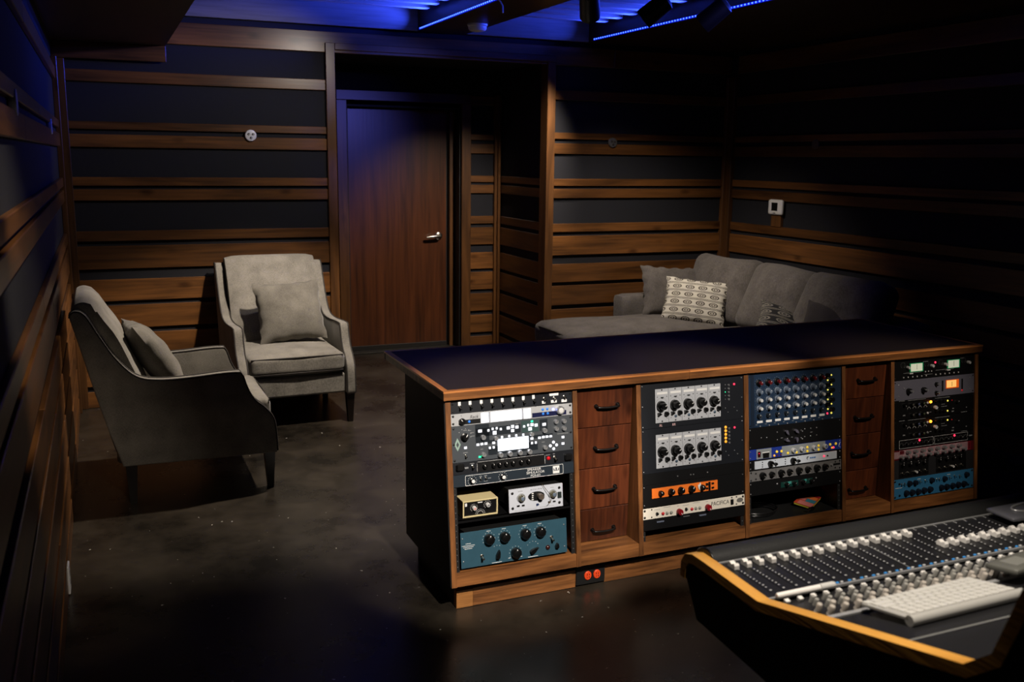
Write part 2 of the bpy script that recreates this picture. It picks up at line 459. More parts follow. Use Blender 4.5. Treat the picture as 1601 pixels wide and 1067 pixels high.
# ceiling: black deck, blue-lit coves with cross slats, soffit beams
M_CEIL = mat('ceiling_black', (26, 26, 30), 0.7)
M_SOFFIT = wood('soffit_wood', (34, 22, 16), (62, 42, 28), 1, rough=0.4, knots=False)
M_CSLAT = wood('cove_slat_wood', (104, 98, 96), (140, 134, 132), 0, rough=0.5, knots=False)
ceil = struct(MB().box(XL-0.1, XR+0.1, YF-0.1, 5.0, ZC, ZC+0.06).obj('ceiling', M_CEIL))
box_obj('soffit', M_SOFFIT, ceil, XL-0.06, -0.63, YF, YB+0.02, 2.31, ZC)
box_obj('soffit', M_SOFFIT, ceil, 1.03, 1.385, YF, YB+0.02, 2.50, ZC)
box_obj('soffit', M_SOFFIT, ceil, 2.36, XR+0.06, YF, YB+0.02, 2.50, ZC)
box_obj('soffit_end_board', M_SLAT, ceil, XL-0.02, -0.63, YB-0.03, YB-0.008, 2.21, 2.31, 0.003)
for (x0, x1) in ((-0.63, 1.03), (1.385, 2.36)):
    box_obj('cove_end_board', M_CSLAT, ceil, x0, x1, YB-0.03, YB-0.005, 2.50, 2.68, 0.003)
    y = 3.22
    while y > -0.6:
        board('cove_slat', M_CSLAT, ceil, x0, x1-0.03, 0.06, 2.60, 2.65, 'X', y-0.06)
        y -= 0.2

M_LED = mat('blue_led_bead', (60, 90, 255), 0.4, emit=(70, 110, 255), estr=3.5)
M_TAPE = mat('led_tape', (40, 60, 200), 0.5, emit=(10, 25, 255), estr=0.5)
def led_strip(x, y0, y1, label):
    t = thing('led_strip', label, 'LED strip', (x, y0, 2.50), None, 'blue LED strips in the ceiling coves')
    MB().box(-0.004, 0.0, 0, y1-y0, 0.004, 0.018).obj('tape', M_TAPE, t)
    mb = MB(); n = int((y1-y0)/0.033)
    for k in range(n):
        mb.box(-0.009, -0.004, 0.012+k*0.033, 0.022+k*0.033, 0.007, 0.015, 0.001)
    o = mb.obj('beads', M_LED, t); o['kind'] = 'stuff'
    return t
led_strip(1.03, 2.05, 3.49, 'blue LED strip along the cove edge beside the smoke detector')
led_strip(2.36, 0.6, 3.44, 'long blue LED strip along the cove edge behind the black spotlights')
w = MB().tube([(0, 0, 0), (0.0, -0.03, -0.015), (0.01, -0.06, -0.05), (0.005, -0.075, -0.09)], 0.004, 6).obj('strip_wire', M_WHITE, None, (1.025, 2.06, 2.515), smooth=60)
tag(w, 'short white wire hanging from the end of the blue LED strip', 'wire')

# back wall, both sides of the alcove
wb = struct(MB().box(XL-0.1, AX0-0.03, YB+0.02, YB+0.10, 0, ZC).box(AX1+0.012, XR+0.1, YB+0.02, YB+0.10, 0, ZC)
            .box(AX0-0.03, AX1+0.012, YB+0.02, YB+0.10, 2.36, ZC).obj('wall_back', M_WALFAB))
for i, (z0, z1) in enumerate(SL):
    if i == 0:
        board('slat', M_SLAT, wb, -0.63, 2.6, 0.02, z0, z1, 'X', YB); board('slat', M_SLAT, wb, 2.602, XR, 0.02, z0, z1, 'X', YB); continue
    board('slat', M_SLAT, wb, XL+0.0, 0.383, 0.02, z0, z1, 'X', YB)
    board('slat', M_SLAT, wb, 2.102, XR-0.03, 0.02, z0, z1, 'X', YB)
# alcove casing
tr = struct(link('trim_1', None))
box_obj('post', M_TRIM, tr, 0.383, 0.446, YB-0.022, YB+0.12, 0, 2.389, 0.003)
box_obj('post', M_TRIM, tr, 2.034, 2.100, YB-0.022, YB+0.10, 0, 2.345, 0.003)
box_obj('header', M_TRIMX, tr, 0.446, 2.10, YB-0.024, YB+0.05, 2.345, 2.389, 0.003)
# corner posts
tr2 = struct(link('trim_2', None))
box_obj('post', M_TRIM, tr2, XR-0.045, XR+0.0, YB-0.018, YB+0.02, 0, 2.3, 0.003)
box_obj('post', M_TRIM, tr2, XR-0.02, XR+0.02, YB-0.075, YB-0.02, 0, 2.3, 0.003)
tr3 = struct(link('trim_3', None))
box_obj('post', M_TRIM, tr3, XL-0.02, XL+0.012, YB-0.12, YB-0.05, 0, 2.21, 0.003)
box_obj('post', M_TRIM, tr3, XL, XL+0.05, YB-0.02, YB+0.02, 0, 2.21, 0.003)

# left and right walls
wl = struct(MB().box(XL-0.1, XL-0.02, YF-0.1, YB+0.1, 0, ZC).obj('wall_left', M_WALFAB))
wr = struct(MB().box(XR+0.02, XR+0.1, YF-0.1, YB+0.1, 0, ZC).obj('wall_right', M_WALFAB))
for i, (z0, z1) in enumerate(SL):
    if i == 0: 
        board('slat', M_SLAT, wr, -0.2, YB-0.08, 0.02, z0, z1, 'Y-', XR); board('slat', M_SLAT, wr, YF, -0.203, 0.02, z0, z1, 'Y-', XR)
        continue
    off = (i*0.61) % 1.6
    for (a, b) in ((YF, 0.1+off), (0.103+off, YB-0.13)):
        board('slat', M_SLAT, wl, a, b, 0.02, z0, z1, 'Y+', XL)
    off = (i*0.83) % 1.7
    for (a, b) in ((YF, -0.9+off), (-0.897+off, YB-0.08)):
        board('slat', M_SLAT, wr, a, b, 0.02, z0, z1, 'Y-', XR)
wf = struct(MB().box(XL-0.1, XR+0.1, YF-0.1, YF, 0, ZC).obj('wall_front', M_WALFAB))

# alcove
wa = struct(MB().box(AX0-0.1, 0.768, YA+0.02, YA+0.06, 0, 2.6).box(1.751, AX1+0.1, YA+0.02, YA+0.06, 0, 2.6)
            .box(0.768, 1.751, YA+0.02, YA+0.06, 2.05, 2.6).box(AX0-0.1, AX1+0.1, YB+0.1, 4.9, 2.36, 2.42).obj('wall_alcove', M_WALFAB))
war = struct(MB().box(AX1+0.012, AX1+0.08, YB+0.10, 4.9, 0, 2.4).obj('wall_alcove_right', M_WALFAB))
wal = struct(MB().box(AX0-0.10, AX0-0.03, YB+0.10, 4.9, 0, 2.4).obj('wall_alcove_left', M_WALFAB))
M_REVEAL = M_SLAT
for i, (z0, z1) in enumerate(SL):
    if i == 0: continue
    if i > 1: board('slat', M_SLAT, wa, 1.827, 2.04, 0.02, z0, z1, 'X', YA)
    else: board('slat', M_SLAT, wa, 1.827, 2.04, 0.02, z0, z1, 'X', YA)
    board('slat', M_SLAT, wa, AX0, 0.690, 0.02, z0, z1, 'X', YA)
    if z1 < 1.6:
        board('slat', M_REVEAL, war, YB+0.12, YA-0.05, 0.012, z0, z1, 'Y-', AX1)
        board('slat', M_REVEAL, wal, YB+0.12, YA-0.0, 0.012, z0, z1, 'Y+', AX0-0.018)
box_obj('post', M_TRIM, wa, 2.040, 2.084, YA-0.02, YA+0.02, 0, 2.16, 0.003)
box_obj('post', M_TRIM, wa, 2.062, 2.084, YA-0.05, YA-0.02, 0, 2.16, 0.002)
box_obj('post', M_TRIM, wa, AX0-0.018, AX0+0.03, YA-0.02, YA+0.02, 0, 2.16, 0.002)
# door
d1 = struct(link('door_1', None))
box_obj('casing', M_TRIM, d1, 0.690, 0.772, YA-0.015, YA+0.02, 0, 2.080, 0.003)
box_obj('casing', M_TRIM, d1, 1.745, 1.827, YA-0.015, YA+0.02, 0, 2.080, 0.003)
box_obj('casing', M_TRIMX, d1, 0.690, 1.827, YA-0.016, YA+0.02, 2.081, 2.158, 0.003)
box_obj('jamb', M_BLACK, d1, 0.755, 0.785, YA+0.02, 4.86, 0, 2.08)
box_obj('jamb', M_BLACK, d1, 1.735, 1.765, YA+0.02, 4.86, 0, 2.08)
box_obj('jamb', M_BLACK, d1, 0.785, 1.735, YA+0.02, 4.86, 2.035, 2.08)
box_obj('door_stop', M_TRIM, d1, 1.690, 1.735, 4.74, 4.86, 0, 2.035, 0.002)
box_obj('door_stop', M_BLACK, d1, 1.672, 1.690, 4.79, 4.86, 0, 2.035)
box_obj('door_leaf', M_DOOR, d1, 0.785, 1.672, 4.78, 4.82, 0.015, 2.03, 0.002)
box_obj('door_sweep', mat('dark_aluminium', (70, 68, 66), 0.4, 0.8), d1, 0.785, 1.672, 4.765, 4.78, 0.012, 0.05, 0.002)
box_obj('threshold', mat('threshold_metal', (60, 58, 54), 0.45, 0.7), d1, 0.785, 1.735, 4.66, 4.80, 0.0, 0.012, 0.002)
hd = MB().lathe([(0.034, 0), (0.034, 0.008), (0.030, 0.012), (0.012, 0.014), (0.012, 0.05)], 24, (0, 0, 0)).obj('door_handle', M_CHROME, d1, (1.60, 4.78, 0.975), smooth=40)
MB().tube([(0.0, -0.05, 0), (-0.03, -0.056, 0), (-0.08, -0.055, -0.004), (-0.122, -0.05, -0.008)], [0.013, 0.0125, 0.0115, 0.010], 10).obj('lever', M_CHROME, hd, smooth=60)
box_obj('wall_closure', M_BLACK, wa, AX0-0.1, AX1+0.1, 4.88, 4.92, 0, 2.6)

# ---- wall fittings
M_DISC = mat('white_disc', (215, 215, 220), 0.35)
M_CLEAR = mat('pale_disc', (120, 118, 120), 0.15, 0.6)
M_HOLE = mat('disc_stud_dark', (20, 20, 22), 0.3)
def wall_disc(loc, rz, label, m, r=0.038):
    t = thing('wall_disc', label, 'wall disc', loc, (0, 0, rz), 'round three-hole wall discs')
    me = cached(('disc', m.name, r), lambda: MB().lathe([(r*0.96, -0.004), (r, 0.004), (r, 0.010), (r*0.93, 0.016), (r*0.8, 0.018)], 28).mesh('plate', m, 40))
    link('plate', me, t)
    for a in (150, 30, 270):
        me2 = cached(('hole', r), lambda: MB().lathe([(r*0.22, 0.0), (r*0.22, 0.0195), (r*0.16, 0.0195), (r*0.14, 0.0165)], 12).mesh('hole', M_HOLE, 40))
        h = link('hole', me2, t, (0.42*r*math.cos(math.radians(a)), 0, 0.42*r*math.sin(math.radians(a))))
        me3 = cached(('stud', r), lambda: MB().lathe([(r*0.11, 0.014), (r*0.11, 0.021), (r*0.06, 0.023)], 10, (-r*0.05, 0, r*0.03)).mesh('stud', M_CHROME, 40))
        link('stud', me3, h)
    return t
wall_disc((-0.125, YB, 1.768), 0, 'bright white round disc with three holes on the back wall left of the door', M_DISC)
wall_disc((2.60, YB, 1.770), 0, 'round three-hole disc on the back wall right of the door', M_CLEAR)
wall_disc((XR, 2.50, 1.766), PI/2, 'round three-hole disc high on the right wall above the thermostat', M_CLEAR)
wall_disc((XL, 0.0, 1.778), -PI/2, 'round three-hole disc on the left wall nearest the camera', M_DISC)
wall_disc((XL, 2.27, 1.768), -PI/2, 'round three-hole disc on the left wall near the corner', M_DISC)

th = thing('thermostat', 'white square thermostat with a black screen on the right wall', 'thermostat', (XR+0.0, 2.88, 1.30), (0, 0, PI/2))
# local: x -> world y, local -y -> world +x ... rotate so that front faces -x
th.rotation_euler = (0, 0, -PI/2)
rb = rbox(0.165, 0.03, 0.115, 0.014, 6); rb.obj('case', M_WHITE, th, (0, -0.012, 0), smooth=50)
MB().box(-0.034, 0.034, -0.030, -0.026, -0.026, 0.034).obj('screen', mat('thermo_screen', (12, 13, 14), 0.2), th, (0.0, 0, 0))
MB().box(-0.012, 0.012, -0.030, -0.026, -0.046, -0.041).obj('printed_mark', mat('grey_print', (120, 120, 125), 0.6), th)
box_obj('mounting_block', M_TRIM, th, -0.062, 0.055, -0.006, 0.02, -0.15, -0.05, 0.002)
ot = thing('wall_outlet', 'small white outlet cover low on the left wall', 'outlet', (XL-0.0, 0.67, 0.04))
MB().box(0, 0.008, -0.035, 0.035, -0.035, 0.075, 0.003).obj('cover', M_WHITE, ot)
MB().box(0.008, 0.0095, -0.014, 0.014, 0.0, 0.02).box(0.008, 0.0095, -0.014, 0.014, 0.03, 0.05).obj('socket', mat('socket_grey', (150, 150, 150), 0.5), ot)

sd = thing('smoke_detector', 'white domed smoke detector on the ceiling beam', 'smoke detector', (1.27, 3.0, 2.50))
MB().lathe([(0.066, 0.0), (0.066, 0.012), (0.060, 0.016)], 32, ax='-Z').obj('base', M_WHITE, sd, smooth=40)
MB().lathe([(0.060, 0.016), (0.060, 0.03), (0.052, 0.042), (0.030, 0.048)], 32, ax='-Z').obj('dome', M_WHITE, sd, smooth=40)

M_CAN = mat('spot_can_black', (8, 8, 9), 0.45)
M_LENS = mat('spot_lens_rim', (230, 220, 200), 0.2, 1.0)
def track_head(x, y, z, yaw, label):
    t = thing('track_spotlight', label, 'spotlight', (x, y, 2.50), (0, 0, yaw), 'black track spotlights under the ceiling')
    MB().box(-0.02, 0.02, -0.02, 0.02, -0.02, 0.0).tube([(0, 0, -0.02), (0, 0, z-2.50+0.04)], 0.008, 8).obj('stem', M_CAN, t)
    can = MB().lathe([(0.025, -0.07), (0.043, -0.06), (0.046, 0.05), (0.046, 0.07), (0.041, 0.07), (0.036, 0.03)], 24).obj('can', M_CAN, t, (0, 0, z-2.50), (math.radians(38), 0, 0), smooth=40)
    MB().lathe([(0.030, 0.032), (0.030, 0.036), (0.012, 0.04)], 16, (0.0, 0, 0)).obj('lamp_face', M_LENS, can, smooth=40)
    return t
for (x, y, z, yaw, lab) in ((0.96, 0.82, 2.31, 2.6, 'leftmost of the three black track spotlights at the top edge'),
                            (1.26, 0.76, 2.30, -2.2, 'middle one of the three black track spotlights at the top edge'),
                            (1.52, 0.68, 2.29, -2.4, 'rightmost of the three black track spotlights at the top edge')):
    track_head(x, y, z, yaw, lab)
trk = MB().box(0.6, 1.9, 0.705, 0.735, 2.48, 2.50).obj('lighting_track', M_CAN)
tag(trk, 'black lighting track above the spotlights', 'light track')

# ------------------------------------------------------------------ armchairs
def armchair(loc, rz, label):
    """local: x = forward (0 at the back, .90 at the front), y = across (0 .. .74), z up"""
    t = thing('armchair', label, 'armchair', loc, (0, 0, rz), 'grey linen armchairs')
    Wd = 0.71; ts = 0.060
    top = spline([(0.002, 0.925), (0.028, 0.938), (0.066, 0.915), (0.12, 0.815), (0.185, 0.705), (0.264, 0.622), (0.36, 0.597), (0.50, 0.597), (0.66, 0.607), (0.735, 0.606)], 5)
    front = spline([(0.748, 0.585), (0.768, 0.520), (0.80, 0.462), (0.845, 0.420), (0.886, 0.362), (0.897, 0.28), (0.90, 0.195)], 4)
    back = [(0.185, 0.190), (0.135, 0.356), (0.085, 0.55), (0.04, 0.745), (0.0, 0.91)]
    prof = top + front + [(0.895, 0.185)] + back
    def side():
        import bmesh
        mb = MB().prism(prof, 0, ts, 'Y')
        me = mb.mesh('side_panel', M_LINEN)
        bm = bmesh.new(); bm.from_mesh(me)
        ed = [e for e in bm.edges if abs(e.verts[0].co.y-e.verts[1].co.y) < 1e-6]
        bmesh.ops.bevel(bm, geom=ed, offset=0.010, segments=3, affect='EDGES', profile=0.5)
        bm.to_mesh(me); bm.free()
        me.polygons.foreach_set('use_smooth', [True]*len(me.polygons)); me.set_sharp_from_angle(angle=math.radians(35))
        return me
    me = cached('chair_side', side)
    pm = cached('chair_pipe', lambda: MB().tube([(x, 0, z) for x, z in back[-1:] + top + front], 0.0042, 6).mesh('piping', M_PIPE, 60))
    for y in (0.0, Wd-ts):
        s = link('side_panel', me, t, (0, y, 0))
        for yy in (0.004, ts-0.004): link('piping', pm, s, (0, yy, 0.0))
    # backrest: curved slab between the sides
    fr = spline([(0.118, 0.945), (0.152, 0.885), (0.205, 0.80), (0.262, 0.66), (0.315, 0.52), (0.345, 0.40)], 5)
    bk = spline([(0.17, 0.25), (0.12, 0.45), (0.065, 0.70), (0.015, 0.88), (0.006, 0.935), (0.022, 0.972), (0.056, 0.986), (0.092, 0.976)], 5)
    def backm():
        mb = MB(); y0, y1 = ts+0.002, Wd-ts-0.002; n = 12; pts = fr + bk; m = len(pts)
        for j in range(n+1):
            u = -1+2*j/n; sh = 1-abs(u)**8*0.9
            for (x, z) in pts:
                cx, cz = 0.18, 0.62
                w = 0.012*(1-u*u)
                mb.v.append((x + (w if x > 0.1 and z > 0.4 else 0) - (0.012*abs(u)**10 if x > 0.1 else 0), y0+(y1-y0)*j/n, z - 0.014*abs(u)**8*(1 if z > 0.93 else 0)))
        for j in range(n):
            for i in range(m):
                a = j*m+i; b = j*m+(i+1) % m
                mb.f.append((a, b, b+m, a+m))
        mb.f.append(tuple(range(m))[::-1]); mb.f.append(tuple(range(n*m, (n+1)*m)))
        return mb.mesh('backrest', M_LINEN, 45)
    link('backrest', cached('chair_back', backm), t)
    # seat base rail and cushion
    box_obj('seat_base', M_LINEN, t, 0.16, 0.868, ts, Wd-ts, 0.19, 0.318, 0.012)
    cu = link('seat_cushion', cached('chair_cush', lambda: rbox(0.64, Wd-2*ts-0.006, 0.125, 0.035, 14, crown=0.022, wob=0.003, seed=3).mesh('seat_cushion', M_LINEN, 60)), t, (0.565, Wd/2, 0.388))
    hx, hy = 0.32-0.012, (Wd-2*ts-0.006)/2-0.012
    for zz in (0.048, -0.048):
        link('piping', cached(('cpipe', zz), lambda: MB().tube([(hx, -hy, zz), (hx+0.006, 0, zz), (hx, hy, zz)], 0.004, 6).mesh('piping', M_PIPE, 60)), cu, (0.004, 0, 0))
    def legm():
        mb = MB(); a, b = 0.026, 0.015
        mb.add([(-a,-a,0.19), (a,-a,0.19), (a,a,0.19), (-a,a,0.19), (-b,-b,0), (b,-b,0), (b,b,0), (-b,b,0)], [(0,1,2,3), (7,6,5,4), (0,4,5,1), (1,5,6,2), (2,6,7,3), (3,7,4,0)])
        return mb.mesh('leg', M_LEG)
    lm = cached('chair_leg', legm)
    for (x, y) in ((0.862, 0.034), (0.862, Wd-0.034), (0.22, 0.034), (0.22, Wd-0.034)): link('leg', lm, t, (x, y, 0))
    return t
# chair by the left wall faces +x ; its local y runs +y
armchair((-1.230, 1.570, 0), 0.0, 'grey armchair by the left wall seen side on')
# chair at the back wall faces -y
armchair((-0.405, 3.505, 0), -PI/2, 'grey armchair by the back wall facing the camera')
bpy.data.objects['armchair.001'].rotation_euler = (0, 0, -PI/2+0.03)

def put_pillow(name, label, w, h, tk, m, loc, rot, seed, group='scatter cushions on the armchairs and sofa', ruff=0.0):
    o = pillow(w, h, tk, seed=seed, ruff=ruff).obj(name, m, None, loc, rot, smooth=60)
    return tag(o, label, 'pillow', group)
# rotation order XYZ: tilt about local x, then yaw
put_pillow('throw_pillow', 'grey pillow on the armchair against the back wall', 0.43, 0.40, 0.15, M_PILLOWFAB, (0.010, 3.05, 0.655), (math.radians(-24), math.radians(-3), 0.03), 11, ruff=0.004)
put_pillow('throw_pillow', 'grey pillow on the armchair by the left wall', 0.43, 0.40, 0.15, M_PILLOWFAB, (-0.875, 1.92, 0.655), (math.radians(-34), math.radians(3), PI/2+0.10), 12, ruff=0.004)

# ------------------------------------------------------------------ sectional sofa in the corner
so = thing('sectional_sofa', 'grey sectional sofa with a chaise in the far right corner', 'sofa', (2.9, 2.4, 0))
def sofa_part(name, sx, sy, sz, r, c, rot=None, crown=0.0, ax=2, wob=0.0, seed=0, n=10):
    return rbox(sx, sy, sz, r, n, crown, ax, wob, seed).obj(name, M_SOFA, so, (c[0]-2.9, c[1]-2.4, c[2]), rot, smooth=60)
sofa_part('base', 0.99, 2.1, 0.22, 0.03, (3.15, 2.37, 0.17))
sofa_part('base', 0.86, 0.68, 0.22, 0.03, (2.28, 2.98, 0.17))
ch = sofa_part('chaise_cushion', 1.28, 0.70, 0.17, 0.06, (2.49, 2.98, 0.37), crown=0.035, wob=0.006, seed=5, n=16)
MB().tube(spline([(-0.61, 0.325, 0.045), (-0.628, 0.28, 0.05), (-0.632, 0.0, 0.058), (-0.628, -0.29, 0.05), (-0.60, -0.337, 0.05), (-0.3, -0.342, 0.056), (0.2, -0.342, 0.056), (0.6, -0.337, 0.05)], 5), 0.005, 6).obj('piping', M_PIPE, ch, smooth=60)
sofa_part('seat_cushion', 0.62, 0.72, 0.17, 0.055, (2.98, 2.26, 0.37), crown=0.02, wob=0.004, seed=6)
sofa_part('seat_cushion', 0.62, 0.58, 0.17, 0.055, (2.98, 1.60, 0.37), crown=0.02, wob=0.004, seed=7)
sofa_part('back_frame', 0.24, 2.25, 0.58, 0.05, (3.54, 2.37, 0.38))
sofa_part('arm', 1.02, 0.17, 0.56, 0.035, (3.13, 3.42, 0.32))
sofa_part('arm', 0.98, 0.17, 0.56, 0.035, (3.15, 1.26, 0.32))
for (yc, rz, sd_, tl) in ((2.98, 0.10, 21, -16), (2.30, -0.04, 22, -20), (1.70, 0.02, 23, -18)):
    sofa_part('back_cushion', 0.22, 0.70, 0.52, 0.085, (3.31, yc, 0.66), (0.0, math.radians(-tl*0.9+2), rz), crown=0.05, ax=0, wob=0.010, seed=sd_, n=14)
for z in (0.0,):
    for (x, y) in ((2.70, 1.3), (3.6, 1.3), (3.6, 3.4), (1.92, 2.7), (1.92, 3.25)):
        MB().box(-0.025, 0.025, -0.025, 0.025, 0.0, 0.065).obj('foot', M_LEG, so, (x-2.9, y-2.4, 0))

def pattern_mat(name, bg, fg, scale):
    m = bpy.data.materials.new(name); m.use_nodes = True
    nt = m.node_tree; L = nt.links; b = nt.nodes['Principled BSDF']
    tc = nt.nodes.new('ShaderNodeTexCoord'); sp = nt.nodes.new('ShaderNodeSeparateXYZ'); L.new(tc.outputs['Object'], sp.inputs[0])
    def M(op, a, b_=None, c=None):
        n = nt.nodes.new('ShaderNodeMath'); n.operation = op
        for i, q in enumerate((a, b_, c)):
            if q is None: continue
            if isinstance(q, (int, float)): n.inputs[i].default_value = q
            else: L.new(q, n.inputs[i])
        return n.outputs[0]
    # rounded chain motif: repeated rings joined by bars
    x = M('MULTIPLY', sp.outputs['X'], scale); z = M('MULTIPLY', sp.outputs['Z'], scale*1.55)
    fx = M('SUBTRACT', M('FRACT', x), 0.5); fz = M('SUBTRACT', M('FRACT', z), 0.5)
    d = M('SQRT', M('ADD', M('MULTIPLY', fx, fx), M('MULTIPLY', M('MULTIPLY', fz, fz), 1.6)))
    ring = M('LESS_THAN', M('ABSOLUTE', M('SUBTRACT', d, 0.30)), 0.055)
    ring2 = M('LESS_THAN', M('ABSOLUTE', M('SUBTRACT', d, 0.13)), 0.045)
    bar = M('LESS_THAN', M('ABSOLUTE', M('SUBTRACT', M('ABSOLUTE', fz), 0.43)), 0.035)
    s = M('MINIMUM', M('ADD', M('ADD', ring, ring2), bar), 1.0)
    mx = nt.nodes.new('ShaderNodeMix'); mx.data_type = 'RGBA'; L.new(s, mx.inputs[0])
    mx.inputs[6].default_value = lin(bg)+(1,); mx.inputs[7].default_value = lin(fg)+(1,)
    L.new(mx.outputs[2], b.inputs['Base Color']); b.inputs['Roughness'].default_value = 0.9
    return m
put_pillow('throw_pillow', 'dark grey pillow leaning in the sofa corner behind the patterned one', 0.50, 0.40, 0.16, M_SOFA, (2.97, 3.20, 0.64), (math.radians(-20), math.radians(4), -0.12), 13, ruff=0.006)
put_pillow('throw_pillow', 'cream pillow with a dark chain pattern on the sofa chaise', 0.48, 0.36, 0.14, pattern_mat('cream_chain_print', (204, 200, 188), (70, 64, 56), 10.5), (2.99, 2.90, 0.60), (math.radians(-27), math.radians(4), math.radians(-40)), 14, ruff=0.004)
put_pillow('throw_pillow', 'black and grey patterned pillow fallen flat on the sofa seat', 0.44, 0.40, 0.13, pattern_mat('dark_swirl_print', (20, 20, 22), (120, 116, 108), 8.0), (3.12, 1.98, 0.545), (math.radians(-62), math.radians(20), math.radians(-35)), 15, ruff=0.004)
put_pillow('throw_pillow', 'plain dark pillow at the right end of the sofa', 0.46, 0.42, 0.15, fabric('charcoal_pillow', (46, 43, 44), (66, 62, 62), 600), (3.16, 1.60, 0.58), (math.radians(-35), 0, math.radians(-65)), 16)

# ------------------------------------------------------------------ producer desk
LEAN = 0.1133; TH = math.atan(LEAN); CT = math.cos(TH); U = 0.04445; FT = 0.7847   # rack face: top edge height, lean
def fy(z): return 0.03 + LEAN*(z-0.83)
dk = thing('studio_desk', 'long walnut studio desk with a black top and four equipment racks', 'desk', (0, 0, 0))
M_LAM = mat('black_laminate', (50, 42, 41), 0.55, spec=0.3, bump=0.03, bscale=900, var=0.08)
box_obj('desktop', M_LAM, dk, 0.022, 2.578, 0.022, 0.751, 0.802, 0.8300)
def trim_board(pts, z0, z1):
    mb = MB().prism(pts, z0, z1, 'Z'); return mb
for (poly, m) in (([(0, 0), (1.02, 0), (1.02, 0.022), (0.022, 0.022)], M_EDGE), ([(1.021, 0), (2.60, 0), (2.578, 0.022), (1.021, 0.022)], M_EDGE),
                  ([(0, 0.773), (0.022, 0.751), (2.578, 0.751), (2.60, 0.773)], M_EDGE),
                  ([(0, 0), (0.022, 0.022), (0.022, 0.751), (0, 0.773)], wood('walnut_edge_y', (176, 104, 54), (232, 156, 92), 1, rough=0.3, along=3.0, coarse=22, fine=120, knots=False, coat=0.25)),
                  ([(2.60, 0), (2.60, 0.773), (2.578, 0.751), (2.578, 0.022)], MATS['walnut_edge_y'] if 'walnut_edge_y' in MATS else M_EDGE)):
    trim_board(poly, 0.8235, 0.8304).obj('edge_trim', m, dk)
box_obj('trim_shade_face', M_WALNUT_X, dk, 0.001, 1.0195, 0.001, 0.022, 0.797, 0.8234); box_obj('trim_shade_face', M_WALNUT_X, dk, 1.0205, 2.599, 0.001, 0.022, 0.797, 0.8234)  # darker walnut puts the shade below the bright trim edge into the colour
box_obj('trim_shade_face', M_BLACK, dk, 0.001, 2.599, 0.751, 0.772, 0.797, 0.8234); box_obj('trim_shade_face', M_WALNUT_Z, dk, 0.001, 0.022, 0.0225, 0.7505, 0.797, 0.8234); box_obj('trim_shade_face', M_WALNUT_Z, dk, 2.578, 2.599, 0.0225, 0.7505, 0.797, 0.8234)
ZB0, ZB1 = 0.113, 0.1625
def upright(name, x0, x1, deep=0.50):
    cx = (x0+x1)/2
    poly = [(fy(0.797)-0.006, 0.797), (fy(ZB0)-0.006, ZB0), (deep, ZB0), (deep, 0.797)]
    return MB().prism(poly, x0-cx, x1-cx, 'X').obj(name, M_WALNUT_Z, dk, (cx, 0, 0))
RX = [0.0330, 0.8112, 1.3170, 2.0945]; RW = 0.4826
MB().prism([(fy(0.797), 0.797), (fy(ZB0), ZB0), (0.50, ZB0), (0.50, 0.797)], 0.0095, 0.0119, 'X').obj('side_shade_skin', M_BLACK, dk); upright('side_panel', 0.012, 0.032); upright('side_panel', 2.578, 2.597)  # thin black skin stands for the shade on the walnut left side
for (a, b) in ((0.5166, 0.535), (0.791, 0.8102), (1.2948, 1.316), (1.8006, 1.820), (2.075, 2.0935)): upright('divider', a, b)
for i, (a, b) in enumerate(((0.032, 0.5166), (0.535, 0.791), (0.8102, 1.2948), (1.316, 1.8006), (1.820, 2.075), (2.0935, 2.578))):
    cx = (a+b)/2; hw = (b-a)/2-0.0005
    y0 = fy(ZB0)-0.003; y1 = fy(ZB1)-0.003
    MB().prism([(y0, ZB0), (0.49, ZB0), (0.49, ZB1), (y1, ZB1)], -hw, hw, 'X').obj('bottom_board', M_WALNUT_X, dk, (cx, 0, 0))
    if i in (0, 2, 3, 5):
        MB().prism([(fy(0.786)-0.003, 0.7862), (0.49, 0.7862), (0.49, 0.797), (fy(0.797)-0.003, 0.797)], -hw, hw, 'X').obj('top_rail', M_WALNUT_X, dk, (cx, 0, 0))
        for x in (a+0.0005, b-0.0161):
            MB().prism([(fy(ZB1)+0.006, ZB1), (fy(ZB1)+0.009, ZB1), (fy(FT)+0.009, FT), (fy(FT)+0.006, FT)], x, x+0.0155, 'X').obj('rack_rail', M_BLACK, dk)
        mb = MB()
        for x in (a+0.0085, b-0.0085):
            for k in range(29):
                z = FT-(k*0.5+0.15)*U*CT
                if z < ZB1+0.01: break
                mb.lathe([(0.0022, 0), (0.0022, 0.0012), (0.0012, 0.002)], 6, (x, fy(z)+0.006, z))
        so_ = mb.obj('rail_holes', mat('rail_hole_zinc', (150, 150, 155), 0.3, 0.8), dk); so_['kind'] = 'stuff'
box_obj('bay_floor_shade', M_BLACK, dk, 1.3175, 1.7995, fy(ZB1)+0.012, 0.484, ZB1, ZB1+0.003)  # added black plate, stands for shade on the walnut bay floor
box_obj('back_panel', M_BLACK, dk, 0.032, 2.578, 0.485, 0.499, ZB0, 0.797)
M_HANDLE = mat('drawer_pull_black', (16, 13, 12), 0.35, 0.4)
